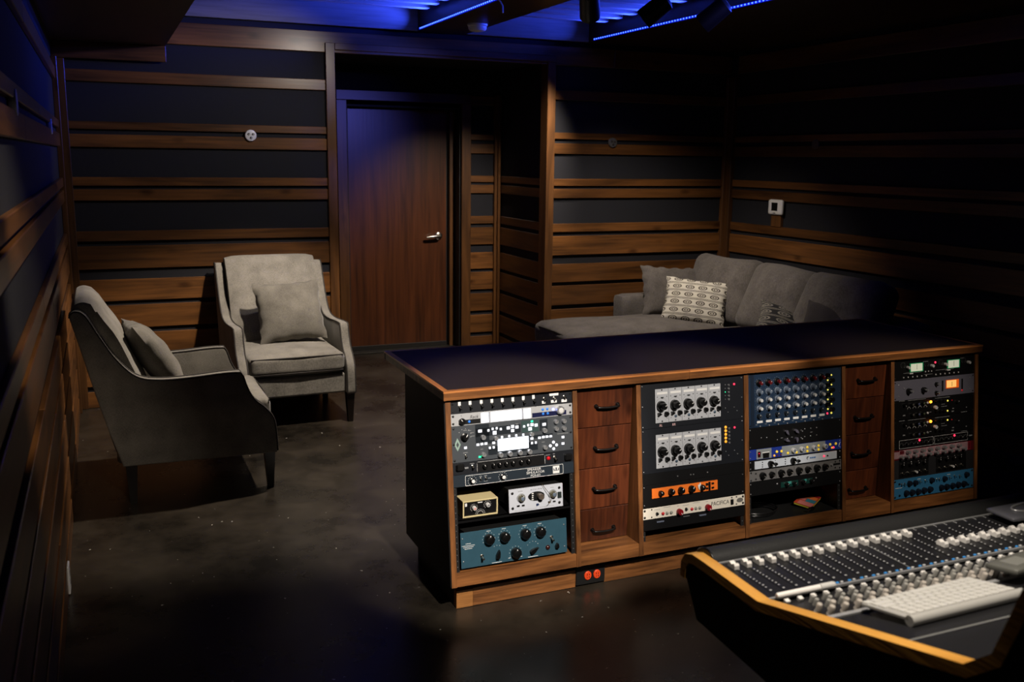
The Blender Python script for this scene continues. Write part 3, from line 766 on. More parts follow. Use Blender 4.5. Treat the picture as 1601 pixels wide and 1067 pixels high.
for (a, b) in ((0.535, 0.791), (1.820, 2.075)):
    box_obj('drawer_carcass', M_BLACK, dk, a+0.001, b-0.001, 0.062, 0.46, ZB1, 0.795)
    zs = [0.794, 0.628, 0.463, 0.297, 0.1635]
    for k in range(4):
        z1, z0 = zs[k]-0.0015, zs[k+1]+0.0015
        dr = box_obj('drawer', M_DRAWER, dk, a+0.002, b-0.003, 0.040, 0.060, z0, z1, 0.0015)
        h = MB().tube(spline([(-0.047, 0, 0.004), (-0.046, -0.013, 0.003), (-0.039, -0.019, 0.002), (0, -0.021, 0.0), (0.039, -0.019, 0.002), (0.046, -0.013, 0.003), (0.047, 0, 0.004)], 4), 0.0048, 8)
        h.lathe([(0.009, 0), (0.008, 0.004)], 10, (-0.047, 0, 0.004)).lathe([(0.009, 0), (0.008, 0.004)], 10, (0.047, 0, 0.004))
        zc = (0.707, 0.540, 0.375, 0.206)[k]
        h.obj('handle', M_HANDLE, dr, (0.014, -0.010, zc-(z0+z1)/2), smooth=50)
# plinth
box_obj('plinth_core', M_BLACK, dk, 0.07, 2.53, 0.025, 0.47, 0.0, ZB0)
box_obj('plinth_block', wood('plinth_block_wood', (120, 78, 40), (175, 120, 66), 0, along=4, coarse=30, fine=150, knots=False), dk, 0.050, 0.115, 0.0, 0.03, 0.001, 0.071, 0.001)
for (a, b) in ((0.116, 0.542), (0.668, 1.40), (1.401, 2.55)):
    box_obj('plinth_board', M_WALNUT_X, dk, a, b, 0.002, 0.025, 0.001, 0.073, 0.001)
box_obj('plinth_return', M_BLACK, dk, 0.050, 0.07, 0.03, 0.47, 0.0, 0.073)
op = box_obj('outlet_plate', M_BLACK, dk, 0.5425, 0.6675, -0.004, 0.025, 0.008, 0.088, 0.002)
M_ORANGE_R = mat('orange_receptacle', (225, 72, 30), 0.45)
for x in (0.591, 0.631):
    rc = MB().lathe([(0.0165, -0.002), (0.0165, 0.004), (0.0150, 0.0055)], 24).obj('receptacle', M_ORANGE_R, op, (x-0.605, -0.0145, 0.002-0.005), smooth=40)
    rc.scale = (0.92, 1, 1.08)
    sl_ = MB()
    for (sx_, sz_) in ((-0.005, 0.004), (0.005, 0.004), (-0.005, -0.006), (0.005, -0.006)): sl_.box(sx_-0.0011, sx_+0.0011, -0.0064, -0.005, sz_-0.003, sz_+0.003)
    sl_.obj('slots', M_BLACK, rc)

# ------------------------------------------------------------------ rack gear
K_BLK = mat('knob_black', (12, 12, 13), 0.3); K_SIL = mat('knob_silver', (190, 192, 196), 0.3, 0.7)
K_LGT = mat('knob_pale', (205, 205, 205), 0.4); K_GRY = mat('knob_bluegrey', (96, 108, 126), 0.4)
K_RED = mat('knob_dark_red', (130, 14, 24), 0.35); K_MAR = mat('knob_maroon', (90, 14, 18), 0.35)
P_WHT = mat('print_white', (225, 225, 225), 0.6); P_GRY = mat('print_grey', (130, 132, 135), 0.6); P_DK = mat('print_dark', (40, 40, 42), 0.6)
P_BLU = mat('print_blue', (60, 110, 170), 0.6)
B_LIT = mat('button_backlit', (230, 230, 230), 0.4, emit=(225, 232, 255), estr=0.75)
B_BLUE = mat('button_blue', (40, 110, 200), 0.4, emit=(50, 130, 230), estr=0.35)
B_YEL = mat('button_yellow', (235, 200, 50), 0.4, emit=(240, 200, 60), estr=0.35)
B_GRYB = mat('button_grey', (140, 142, 135), 0.4)
L_RED = mat('lamp_red', (255, 40, 60), 0.3, emit=(255, 40, 70), estr=3.0)
L_RED2 = mat('jewel_red', (190, 20, 30), 0.2, emit=(190, 20, 30), estr=0.3)
L_ORG = mat('lamp_orange', (255, 150, 40), 0.3, emit=(255, 130, 25), estr=9.0)
L_AMB = mat('lamp_amber', (255, 180, 60), 0.3, emit=(240, 160, 40), estr=0.7)
L_GRN = mat('lamp_green', (40, 230, 150), 0.3, emit=(40, 230, 150), estr=2.0)
L_YEL = mat('lamp_yellow', (240, 230, 110), 0.3, emit=(230, 215, 90), estr=1.0)
L_BLU = mat('lamp_blue', (120, 140, 255), 0.3, emit=(90, 110, 255), estr=12.0)
SCR_W = mat('screen_white', (240, 245, 255), 0.4, emit=(225, 235, 255), estr=1.5)
SCREW = mat('screw_zinc', (190, 190, 195), 0.3, 0.8); SCREWB = mat('screw_black', (14, 14, 15), 0.35)

class Gear:
    def __init__(s, r, u0, n, name, label, cat, m, x0=0.0, x1=RW, depth=0.24, back=0.0, group='rack units in the studio desk', chassis=True, thick=0.003, cz0=0.001):
        s.r, s.u0, s.n = r, u0, n
        z = FT-(u0+n)*U*CT
        s.X = RX[r]+x0; s.w = x1-x0; s.h = n*U-0.0008
        s.root = thing(name, label, cat, (s.X, fy(z)+back, z), (-TH, 0, 0), group)
        MB().box(0, s.w, -0.001, thick-0.001, 0, s.h, 0.0006).obj('front_panel', m, s.root)
        if chassis:
            e = 0.02 if s.w > 0.4 else 0.003
            MB().box(e, s.w-e, thick-0.0008, depth, cz0, s.h-0.001).obj('chassis', M_BLACK, s.root)
    def L(s, xu):
        return (xu[0]-s.X, (s.u0+s.n-xu[1])*U)
    def knob(s, xu, r, h, m, ptr=None, ang=None, skirt=False, cap=None, n=18, name='knob'):
        x, z = s.L(xu)
        if skirt: prof = [(r, 0), (r, h*0.22), (r*0.72, h*0.34), (r*0.66, h*0.9), (r*0.56, h)]
        else: prof = [(r, 0), (r*0.97, h*0.8), (r*0.84, h)]
        me = cached(('knob', round(r, 4), round(h, 4), m.name, skirt, n), lambda: MB().lathe(prof, n).mesh('knob', m, 35))
        o = link(name, me, s.root, (x, -0.001, z), (0, 0 if ang is None else ang, 0))
        if cap: link('cap', cached(('cap', round(r, 4), round(h, 4), cap.name), lambda: MB().lathe([(r*0.62, h*0.9), (r*0.60, h+0.0012), (r*0.5, h+0.0018)], n).mesh('cap', cap, 35)), o)
        if ptr: link('pointer', cached(('ptr', round(r, 4), round(h, 4), ptr.name), lambda: MB().box(-r*0.09, r*0.09, -h-0.0008, -h+0.001, r*0.2, r*0.82).mesh('pointer', ptr)), o)
        return o
    def btn(s, xu, w, h, d, m, name='button', c=0.0006):
        x, z = s.L(xu)
        me = cached(('btn', round(w, 4), round(h, 4), d, m.name, name), lambda: MB().box(-w/2, w/2, -d, 0.0005, -h/2, h/2, min(c, d*0.4)).mesh(name, m))
        return link(name, me, s.root, (x, -0.001, z))
    def led(s, xu, r, m, name='indicator_lamp', h=0.003):
        x, z = s.L(xu)
        me = cached(('led', r, m.name, name, h), lambda: MB().lathe([(r, 0), (r*0.95, h*0.5), (r*0.6, h*0.9), (r*0.2, h)], 10).mesh(name, m, 60))
        return link(name, me, s.root, (x, -0.001, z))
    def toggle(s, xu, m=None, k=1.0):
        x, z = s.L(xu); m = m or M_CHROME
        me = cached(('tog', m.name, k), lambda: MB().lathe([(0.0042*k, 0), (0.0042*k, 0.002), (0.003*k, 0.003)], 8).tube([(0, 0, 0), (0, -0.013*k, -0.005*k)], [0.0018*k, 0.0028*k], 8).mesh('toggle_switch', m, 50))
        return link('toggle_switch', me, s.root, (x, -0.001, z))
    def chicken(s, xu, L, w, ang, m=K_BLK):
        x, z = s.L(xu)
        me = cached(('chick', L, w, m.name), lambda: MB().prism([(-L*0.35, -w*0.4), (-L*0.1, -w*0.55), (L*0.25, -w*0.4), (L*0.65, 0), (L*0.25, w*0.4), (-L*0.1, w*0.55), (-L*0.35, w*0.4)], -0.013, 0, 'Y').mesh('pointer_knob', m))
        o = link('pointer_knob', me, s.root, (x, -0.001, z), (0, ang, 0))
        return o
    def marks(s, lst, m, name='printed_marks'):
        """thin printed bars: (xu, w, h)"""
        mb = MB()
        for (xu, w, h) in lst:
            x, z = s.L(xu); mb.box(x-w/2, x+w/2, -0.00135, -0.0009, z-h/2, z+h/2)
        o = mb.obj(name, m, s.root); o['kind'] = 'stuff'; return o
    def ticks(s, xu, r, n, a0, a1, m=P_WHT, ln=0.0022, w=0.0008):
        return (xu, r, n, a0, a1, ln, w)
    def dial_marks(s, lst, m=P_WHT):
        mb = MB()
        for (xu, r, n, a0, a1) in lst:
            x, z = s.L(xu)
            for k in range(n):
                a = math.radians(a0+(a1-a0)*k/(n-1)); c, d = math.sin(a), math.cos(a)
                px, pz = x+c*r, z+d*r; q = 0.0009
                mb.box(px-q, px+q, -0.00135, -0.0009, pz-q, pz+q)
        o = mb.obj('dial_marks', m, s.root); o['kind'] = 'stuff'; return o
    def outline(s, a, b, t, m, r=0.006, name='printed_outline'):
        (xa, za), (xb, zb) = s.L(a), s.L(b)
        x0, x1, z0, z1 = min(xa, xb), max(xa, xb), min(za, zb), max(za, zb)
        pts = []
        for (cx, cz, a0) in ((x1-r, z1-r, 0), (x0+r, z1-r, 90), (x0+r, z0+r, 180), (x1-r, z0+r, 270)):
            for k in range(5):
                q = math.radians(a0+90*k/4); pts.append((cx+r*math.cos(q), cz+r*math.sin(q)))
        mb = MB(); n = len(pts); cx, cz = (x0+x1)/2, (z0+z1)/2
        v = []; f = []
        for (x, z) in pts:
            dx = -1 if x > cx else 1; dz = -1 if z > cz else 1
            v.append((x, -0.0014, z)); v.append((x+dx*t, -0.0014, z+dz*t)); 
        for i in range(n):
            j = (i+1) % n; f.append((2*i, 2*i+1, 2*j+1, 2*j))
        return mb.add(v, f).obj(name, m, s.root)
    def text(s, xu, txt, size, m=P_WHT, shear=0.0, sx=1.0):
        x, z = s.L(xu)
        return link('lettering', text_mesh(txt, size, m, shear, sx=sx), s.root, (x, -0.0012, z))
    def screws(s, pts, m=SCREWB, r=0.0034):
        for p in pts: s.led(p, r, m, 'screw', 0.0022)
    def ears(s, m=SCREWB, r=0.0034):
        x0, x1 = s.X+0.0085, s.X+s.w-0.0085
        s.screws([(x, u) for x in (x0, x1) for u in ((s.u0+0.2, s.u0+s.n-0.2) if s.n < 3 else (s.u0+0.2, s.u0+s.n*0.5, s.u0+s.n-0.2))], m, r)
    def plate(s, a, b, m, d=0.0012, name='inlay_panel'):
        (xa, za), (xb, zb) = s.L(a), s.L(b)
        return MB().box(min(xa, xb), max(xa, xb), -0.001-d, -0.0009, min(za, zb), max(za, zb), min(0.0004, d*0.3)).obj(name, m, s.root)

# ================= rack 1
F_NAVY = mat('panel_navy_black', (17, 20, 27), 0.45); F_SILV = mat('panel_silver', (188, 190, 194), 0.38, 0.3)
F_SLATE = mat('panel_slate', (62, 67, 73), 0.5); F_SUB = mat('panel_slate_dark', (20, 28, 36), 0.45); F_GREEN = mat('panel_slate_green', (44, 66, 66), 0.5)
F_BLK = mat('panel_black', (9, 9, 11), 0.42); F_INK = mat('panel_blue_ink', (30, 40, 50), 0.45)

g = Gear(0, 0, 1, 'patch_selector', 'dark panel with eight white tape labels, topmost in the leftmost rack', 'rack unit', F_NAVY)
for p in ((0.0676, 0.188), (0.1082, 0.191), (0.1514, 0.182), (0.1924, 0.184), (0.2334, 0.201), (0.2751, 0.242), (0.3169, 0.204), (0.3576, 0.186)):
    g.btn(p, 0.0105, 0.0155, 0.0006, P_WHT, 'tape_label'); g.marks([((p[0], p[1]-0.06), 0.004, 0.0035), ((p[0], p[1]+0.08), 0.004, 0.004)], P_DK)
    g.toggle((p[0]+0.001, p[1]+0.30), SCREWB, 1.2)
for (p, w) in (((0.3985, 0.725), 0.014), ((0.4415, 0.137), 0.037), ((0.4407, 0.727), 0.024), ((0.4828, 0.753), 0.022)): g.btn(p, w, 0.0105, 0.0006, P_WHT, 'tape_label'); g.marks([(p, w*0.6, 0.003)], P_GRY)
for p in ((0.4002, 0.405), (0.4411, 0.428), (0.4833, 0.379)): g.toggle(p, M_CHROME, 1.2)
g.ears(SCREWB)

g = Gear(0, 1, 1, 'lit_preamp', 'silver unit with a white backlit strip in the leftmost rack', 'rack unit', F_SILV)
g.ears(SCREWB, 0.0045)
for (a, b) in (((0.1488, 1.058), (0.1771, 2.002)), ((0.1862, 1.009), (0.3083, 2.11)), ((0.3171, 1.102), (0.3448, 1.995))):
    x0, x1 = a[0], b[0]; g.plate((x0, 1.12), (x1, 1.93), SCR_W, 0.0012, 'lit_window')
for p in ((0.181, 1.441), (0.3123, 1.477)): g.btn((p[0], 1.52), 0.004, 0.041, 0.006, F_SILV, 'support_bar')
g.plate(((0.062, 0.878)[0], 1.55), ((0.1462, 1.053)[0], 1.93), F_BLK, 0.0008)
g.plate(((0.3506, 1.476)[0], 1.55), ((0.4903, 1.765)[0], 1.93), mat('panel_deep_blue', (14, 20, 60), 0.4), 0.0008)
g.text((0.1209, 1.369), 'Rack', 0.017, P_DK, 0.3)
g.knob((0.0745, 1.647), 0.012, 0.012, K_BLK, P_WHT, -0.6); g.led((0.1026, 1.723), 0.0052, B_BLUE, 'button')
for p in ((0.3938, 1.322), (0.4126, 1.32), (0.3952, 1.689), (0.4141, 1.688)): g.led(p, 0.0052, B_BLUE, 'button')
g.knob((0.4627, 1.504), 0.0165, 0.016, K_SIL, P_DK, 0.8, cap=K_LGT)
g.led((0.437, 1.394), 0.0045, L_BLU)
g.marks([((0.3677, 1.769), 0.032, 0.006), ((0.0735, 1.199), 0.005, 0.003)], P_GRY)

g = Gear(0, 2, 3, 'amp_profiler', 'slate grey unit with a glowing white display and many lit buttons in the leftmost rack', 'rack unit', F_SLATE)
g.ears(SCREWB, 0.0042)
g.plate((0.1243, 2.029), (0.1778, 3.415), F_SUB); g.plate(((0.1246, 1.794)[0], 2.35), ((0.3017, 2.417)[0], 3.05), F_SUB); g.plate(((0.3059, 2.185)[0], 2.12), ((0.3751, 2.578)[0], 3.1), F_GREEN)
g.plate(((0.3794, 2.344)[0], 2.15), ((0.4115, 2.657)[0], 3.1), F_SUB)
g.plate((0.1721, 4.195), (0.3692, 4.267), F_SUB)
g.plate(((0.1253, 3.608)[0], 3.42), ((0.1999, 3.705)[0], 3.68), F_SUB); g.plate(((0.3534, 3.581)[0], 3.42), ((0.4319, 3.64)[0], 3.68), F_SUB)
g.plate(((0.1721, 4.195)[0], 3.95), ((0.3692, 4.267)[0], 4.65), F_SUB)
g.plate(((0.2093, 3.249)[0], 3.42), ((0.3321, 3.532)[0], 4.42), SCR_W, 0.002, 'display')
g.knob((0.0822, 2.956), 0.0155, 0.018, K_BLK, P_WHT, 0.5, skirt=True)
g.dial_marks([((0.0836, 2.803), 0.024, 6, -60, 110)])
x, z = g.L((0.0549, 3.52)); lg = MB().prism([(0, 0.024), (0.012, 0), (0, -0.024), (-0.012, 0)], -0.0016, -0.0009, 'Y').obj('diamond_emblem', mat('emblem_pale_green', (140, 165, 155), 0.6), g.root, (x, 0, z))
MB().prism([(0, 0.011), (0.0055, 0), (0, -0.011), (-0.0055, 0)], -0.0020, -0.0016, 'Y').obj('emblem_core', F_SLATE, lg)
for p in ((0.1522, 3.118), (0.3971, 3.097)): g.knob(p, 0.0095, 0.014, K_SIL, P_DK, -0.5)
for p in ((0.2017, 3.311), (0.3441, 3.293)): g.knob(p, 0.0085, 0.012, K_SIL)
for p in ((0.4447, 2.452), (0.4781, 2.475), (0.4454, 3.058), (0.4773, 3.096), (0.3971, 4.536), (0.1517, 4.543)): g.knob(p, 0.0088, 0.013, K_SIL, P_DK, 0.4)
for p in ((0.2172, 4.72), (0.2541, 4.715), (0.2944, 4.717), (0.333, 4.731)): g.knob(p, 0.0100, 0.014, K_SIL, P_DK, 0.2)
for p in ((0.1419, 2.58), (0.3971, 2.585)): g.btn(p, 0.0145, 0.0105, 0.003, B_LIT)
g.btn((0.1986, 2.851), 0.0145, 0.0135, 0.003, B_LIT); g.btn((0.3397, 2.839), 0.0145, 0.0120, 0.003, B_LIT)
for p in ((0.1747, 2.599), (0.1913, 2.509), (0.2071, 2.496), (0.2232, 2.596), (0.3161, 2.585), (0.3324, 2.508), (0.227, 3.274), (0.2556, 3.26), (0.2835, 3.268), (0.312, 3.268), (0.1779, 4.051), (0.193, 4.047), (0.3457, 4.049), (0.3613, 4.045)): g.btn(p, 0.0080, 0.0085, 0.003, B_LIT)
for p in ((0.2528, 2.566), (0.2701, 2.484), (0.2696, 2.827), (0.2872, 2.57), (0.348, 2.502), (0.3646, 2.579)): g.btn(p, 0.0125, 0.0110, 0.003, B_LIT)
for p in ((0.1319, 3.679), (0.1475, 3.661), (0.1632, 3.658), (0.1936, 3.674), (0.3462, 3.67), (0.3767, 3.675), (0.3924, 3.647), (0.4074, 3.649), (0.4228, 3.651), (0.4735, 3.841), (0.4727, 4.389), (0.0844, 3.826)): g.btn(p, 0.0110, 0.0085, 0.003, B_LIT)
for p in ((0.4343, 4.192), (0.4209, 4.471), (0.4467, 4.451), (0.4344, 4.749)): g.led(p, 0.0060, B_LIT, 'button')
g.toggle((0.084, 4.455)); 
for p in ((0.3484, 2.221), (0.1384, 4.708)): g.btn(p, 0.0095, 0.006, 0.002, L_GRN, 'indicator_lamp')
g.marks([((0.4739, 3.531), 0.045, 0.0022), ((0.1424, 2.266), 0.006, 0.004), ((0.3964, 2.235), 0.006, 0.004), ((0.0837, 4.233), 0.018, 0.0022), ((0.1468, 4.095), 0.010, 0.002), ((0.3918, 4.076), 0.012, 0.002), ((0.2531, 2.391), 0.014, 0.002), ((0.2876, 2.322), 0.012, 0.002), ((0.085, 2.398), 0.014, 0.002), ((0.1022, 2.452), 0.012, 0.002), ((0.1121, 2.655), 0.014, 0.002), ((0.1135, 2.934), 0.016, 0.002)], P_GRY)

g = Gear(0, 5, 1, 'bass_preamp', 'black unit with a rounded outline and a row of black knobs in the leftmost rack', 'rack unit', F_NAVY)
g.plate((0.1273, 5.132), (0.3962, 5.979), F_BLK, 0.0008)
g.outline((0.1265, 5.114), (0.397, 5.981), 0.0012, P_WHT, 0.005)
for p in ((0.1557, 5.522), (0.1906, 5.5), (0.2141, 5.457), (0.2407, 5.452), (0.2675, 5.456), (0.3002, 5.474), (0.3292, 5.467)): g.knob((p[0], 5.52), 0.0095, 0.012, K_BLK, P_WHT, -0.4)
g.marks([((x_, 5.2), 0.014, 0.002) for x_ in (0.145, 0.178, 0.205, 0.232, 0.262, 0.297, 0.327, 0.355)], P_GRY)
g.text((0.369, 5.77), 'SansAmp', 0.0125, P_WHT, 0.15, 0.9)
g.led((0.4115, 5.494), 0.0072, L_RED2, 'jewel_lamp', 0.006); g.toggle((0.4373, 5.477), M_CHROME, 1.5); g.toggle((0.1087, 5.385), M_CHROME, 1.2)
for p in ((0.0598, 5.354), (0.4912, 5.562)): g.btn(p, 0.030, 0.024, 0.014, SCREWB, 'thumb_handle', 0.004)
g.marks([((0.086, 5.485), 0.014, 0.006), ((0.1079, 5.185), 0.016, 0.0022), ((0.4099, 5.221), 0.018, 0.0022), ((0.4345, 5.183), 0.008, 0.0022)], P_GRY)

g = Gear(0, 6, 1, 'speaker_simulator', 'blue-grey unit with a white outline and printed title in the leftmost rack', 'rack unit', F_INK)
g.outline((0.0786, 6.137), (0.4715, 6.802), 0.0014, P_WHT, 0.004) if False else g.outline((0.079, 6.12), (0.4715, 6.98), 0.0014, P_WHT, 0.004)
for p in ((0.1062, 6.607), (0.2256, 6.586)): 
    g.dial_marks([(p, 0.0165, 11, -140, 140)]); g.knob(p, 0.011, 0.012, K_BLK, None, 0.3, skirt=True, cap=P_WHT)
g.text((0.352, 6.30), 'SPEAKER', 0.0125, P_WHT, 0.0, 1.15); g.text((0.357, 6.56), 'SIMULATOR', 0.0125, P_WHT, 0.0, 1.1); g.text((0.357, 6.82), 'PDI-03', 0.0125, P_WHT, 0.0, 1.15)
p = (0.442, 6.53)
g.plate((p[0]-0.0135, 6.22), (p[0]+0.0135, 6.86), P_WHT, 0.0008, 'emblem'); x, z = g.L(p)
MB().prism([(-0.011, -0.004), (-0.011, 0.006), (-0.005, 0.001), (0, 0.009), (0.005, 0.001), (0.011, 0.006), (0.011, -0.004)], -0.0024, -0.0017, 'Y').obj('emblem_mark', F_INK, g.root, (x, 0, z))
for dx in (-0.005, 0.005): MB().lathe([(0.0032, 0.0016), (0.0032, 0.0028)], 12, (x+dx, 0, z+0.001)).obj('emblem_dot', P_WHT, g.root)
g.marks([((0.1387, 6.321), 0.010, 0.0025), ((0.1581, 6.309), 0.012, 0.0025), ((0.138, 6.733), 0.008, 0.0025), ((0.1582, 6.756), 0.014, 0.0025), ((0.1728, 6.548), 0.012, 0.0025)], P_GRY)
for p in ((0.1384, 6.479), (0.1586, 6.47)): g.toggle(p, M_CHROME, 0.9)

# shelf with two small boxes
def shelf(r, u, label, depth=0.30, front=0.0):
    z = FT-u*U*CT
    o = MB().box(0.001, RW-0.001, 0.0, depth, -0.003, 0.0).box(0.001, RW-0.001, 0.0, 0.003, -0.012, 0.0).obj('rack_shelf', F_BLK, None, (RX[r], fy(z)+front+0.012, z))
    return tag(o, label, 'rack shelf', 'rack units in the studio desk')
shelf(0, 9.85, 'black rack shelf under the cream box and silver box')
zs_ = FT-9.85*U*CT; ys_ = fy(zs_)
bx = thing('cream_effect_box', 'small cream metal box with a black face on the rack shelf', 'effect box', (0.072, ys_+0.02, zs_+0.002), (0, 0, 0.0))
M_CREAM = mat('cream_enamel', (205, 190, 145), 0.45)
mb = MB(); w_, h_, t_ = 0.137, 0.064, 0.005
mb.box(0, w_, 0, 0.11, 0, t_, 0.001).box(0, w_, 0, 0.11, h_-t_, h_, 0.001).box(0, t_, 0, 0.11, t_, h_-t_).box(w_-t_, w_, 0, 0.11, t_, h_-t_)
mb.obj('case', M_CREAM, bx)
MB().box(t_, w_-t_, 0.006, 0.010, t_, h_-t_).obj('front_panel', F_BLK, bx)
for (x_, z_, m_) in ((0.045, 0.034, mat('knob_pink_cap', (210, 150, 145), 0.4)), (0.098, 0.040, K_SIL)):
    k = MB().lathe([(0.008, 0), (0.008, 0.010), (0.0065, 0.013)], 16).obj('knob', K_LGT, bx, (x_, 0.006, z_), smooth=35)
    MB().lathe([(0.0045, 0.013), (0.0045, 0.0142)], 12).obj('cap', m_, k)
    dm = MB()
    for q in range(11):
        a = math.radians(-140+28*q); dm.box(x_+math.sin(a)*0.0135-0.0009, x_+math.sin(a)*0.0135+0.0009, 0.0052, 0.0061, z_+math.cos(a)*0.0135-0.0009, z_+math.cos(a)*0.0135+0.0009)
    dm.obj('dial_marks', P_WHT, bx)
mb = MB()
for rr in (0.012, 0.018):
    for q in range(9):
        a = math.radians(-80+20*q); mb.box(0.07+math.sin(a)*rr-0.0012, 0.07+math.sin(a)*rr+0.0012, 0.0052, 0.0061, 0.007+math.cos(a)*rr-0.0008, 0.007+math.cos(a)*rr+0.0008)
mb.box(0.010, 0.018, 0.0052, 0.0061, 0.042, 0.054).box(0.060, 0.078, 0.0052, 0.0061, 0.050, 0.053).obj('printed_arc', P_WHT, bx)

g = Gear(0, 7.74, 2.0, 'direct_box', 'silver half-width box with a black oval window on the rack shelf', 'direct box', mat('panel_satin_aluminium', (205, 210, 222), 0.35, 0.15), x0=0.247-RX[0], x1=0.467-RX[0], depth=0.2, thick=0.005, cz0=0.026)
g.screws([(0.2609, 8.109), (0.2606, 9.373), (0.4524, 8.128), (0.4515, 9.402)], SCREWB, 0.0055)
for p in ((0.2953, 8.562), (0.4243, 8.573)):
    g.knob(p, 0.0175, 0.003, mat('knob_ring', (175, 178, 182), 0.3, 0.5), name='dial_ring'); g.knob(p, 0.0125, 0.017, mat('knob_champagne', (120, 116, 96), 0.3, 0.7), P_WHT, 0.5, cap=K_GRY)
x, z = g.L((0.3573, 8.579))
MB().lathe([(0.0335, 0), (0.0335, 0.0012)], 36).obj('oval_window', F_BLK, g.root, (x, -0.001, z)).scale = (1, 1, 0.52)
g.knob((0.3706, 8.599), 0.0115, 0.024, mat('plug_brown', (110, 98, 88), 0.35, 0.5), name='selector_knob')
for (p, w) in (((0.3422, 8.322), 0.008), ((0.3425, 8.501), 0.007), ((0.3417, 8.66), 0.007), ((0.3415, 8.831), 0.008)): g.btn(p, w, 0.004, 0.002, P_WHT, 'window_mark')
g.btn((0.4524, 8.743), 0.016, 0.024, 0.004, mat('rocker_dark', (36, 44, 44), 0.4), 'power_switch', 0.0015)
for p in ((0.2831, 9.209), (0.3028, 9.217), (0.4099, 9.234), (0.43, 9.238)): g.btn(p, 0.011, 0.0055, 0.003, SCREWB)
x, z = g.L((0.3618, 9.345)); MB().prism([(-0.006, -0.005), (-0.006, 0.004), (0.002, 0.006), (0.007, 0.0), (0.002, -0.003)], -0.0016, -0.0009, 'Y').obj('printed_logo', mat('print_navy', (22, 40, 80), 0.5), g.root, (x, 0, z))
g.text((0.3578, 7.998), 'A V A L O N', 0.0075, P_DK, 0.0, 1.15)
g.marks([((0.2931, 8.005), 0.018, 0.0016), ((0.4225, 8.027), 0.014, 0.0016), ((0.295, 8.952), 0.010, 0.0016), ((0.3127, 9.61), 0.09, 0.0010), ((0.3986, 9.579), 0.06, 0.0010)], P_GRY)
wz = FT-8.7*U*CT
cb = MB().tube(spline([(0.378, fy(wz)-0.004, wz+0.052), (0.392, fy(wz)-0.010, wz+0.030), (0.409, fy(wz)-0.020, wz+0.006), (0.405, fy(wz)-0.026, wz-0.012), (0.396, fy(wz)-0.026, wz-0.020)], 6), 0.0011, 6).obj('thin_wire', mat('wire_gold', (110, 90, 55), 0.3, 0.8), None, smooth=60)
tag(cb, 'thin gold wire hanging in front of the silver box', 'wire')

F_TEAL = mat('panel_teal', (44, 78, 94), 0.42, var=0.05, bscale=30)
g = Gear(0, 10.82, 3.0, 'tube_equalizer', 'teal unit with five large black knobs at the bottom of the leftmost rack', 'rack unit', F_TEAL, x0=0.054-RX[0], x1=0.4805-RX[0], back=0.004, cz0=0.032)
for p in ((0.1637, 11.664), (0.2253, 11.67), (0.3084, 11.67), (0.3699, 11.679), (0.2684, 13.151)):
    g.dial_marks([(p, 0.0245, 11, -145, 145)]); g.knob(p, 0.0195, 0.020, K_BLK, P_WHT, 0.0, skirt=False, n=28, cap=K_BLK)
g.chicken((0.1963, 13.149), 0.034, 0.014, math.radians(-75)); g.chicken((0.3385, 13.225), 0.036, 0.014, math.radians(-28))
g.dial_marks([((0.1948, 12.884), 0.026, 3, -25, 25), ((0.3389, 12.962), 0.024, 5, -60, 60)])
g.toggle((0.1341, 12.984), M_CHROME, 1.6); g.toggle((0.4159, 12.323), M_CHROME, 1.6)
g.led((0.3996, 13.149), 0.009, mat('jewel_brown', (50, 18, 16), 0.2), 'jewel_lamp', 0.008); g.chicken((0.436, 13.138), 0.02, 0.013, math.radians(-80))
g.screws([(0.0613, 11.336), (0.0628, 13.236), (0.4693, 11.397), (0.47, 13.277)], SCREW, 0.003)
g.marks([((0.0827, 11.798), 0.020, 0.0016), ((0.0824, 11.957), 0.050, 0.0016), ((0.0829, 12.087), 0.040, 0.0016), ((0.0827, 12.222), 0.030, 0.0016), ((0.1637, 10.986), 0.016, 0.0016), ((0.2245, 10.978), 0.016, 0.0016), ((0.3074, 10.987), 0.016, 0.0016), ((0.3693, 11.001), 0.016, 0.0016),
         ((0.1923, 13.729), 0.040, 0.0020), ((0.3386, 13.728), 0.040, 0.0020), ((0.2435, 13.54), 0.010, 0.0018), ((0.2892, 13.558), 0.010, 0.0018)], P_WHT)

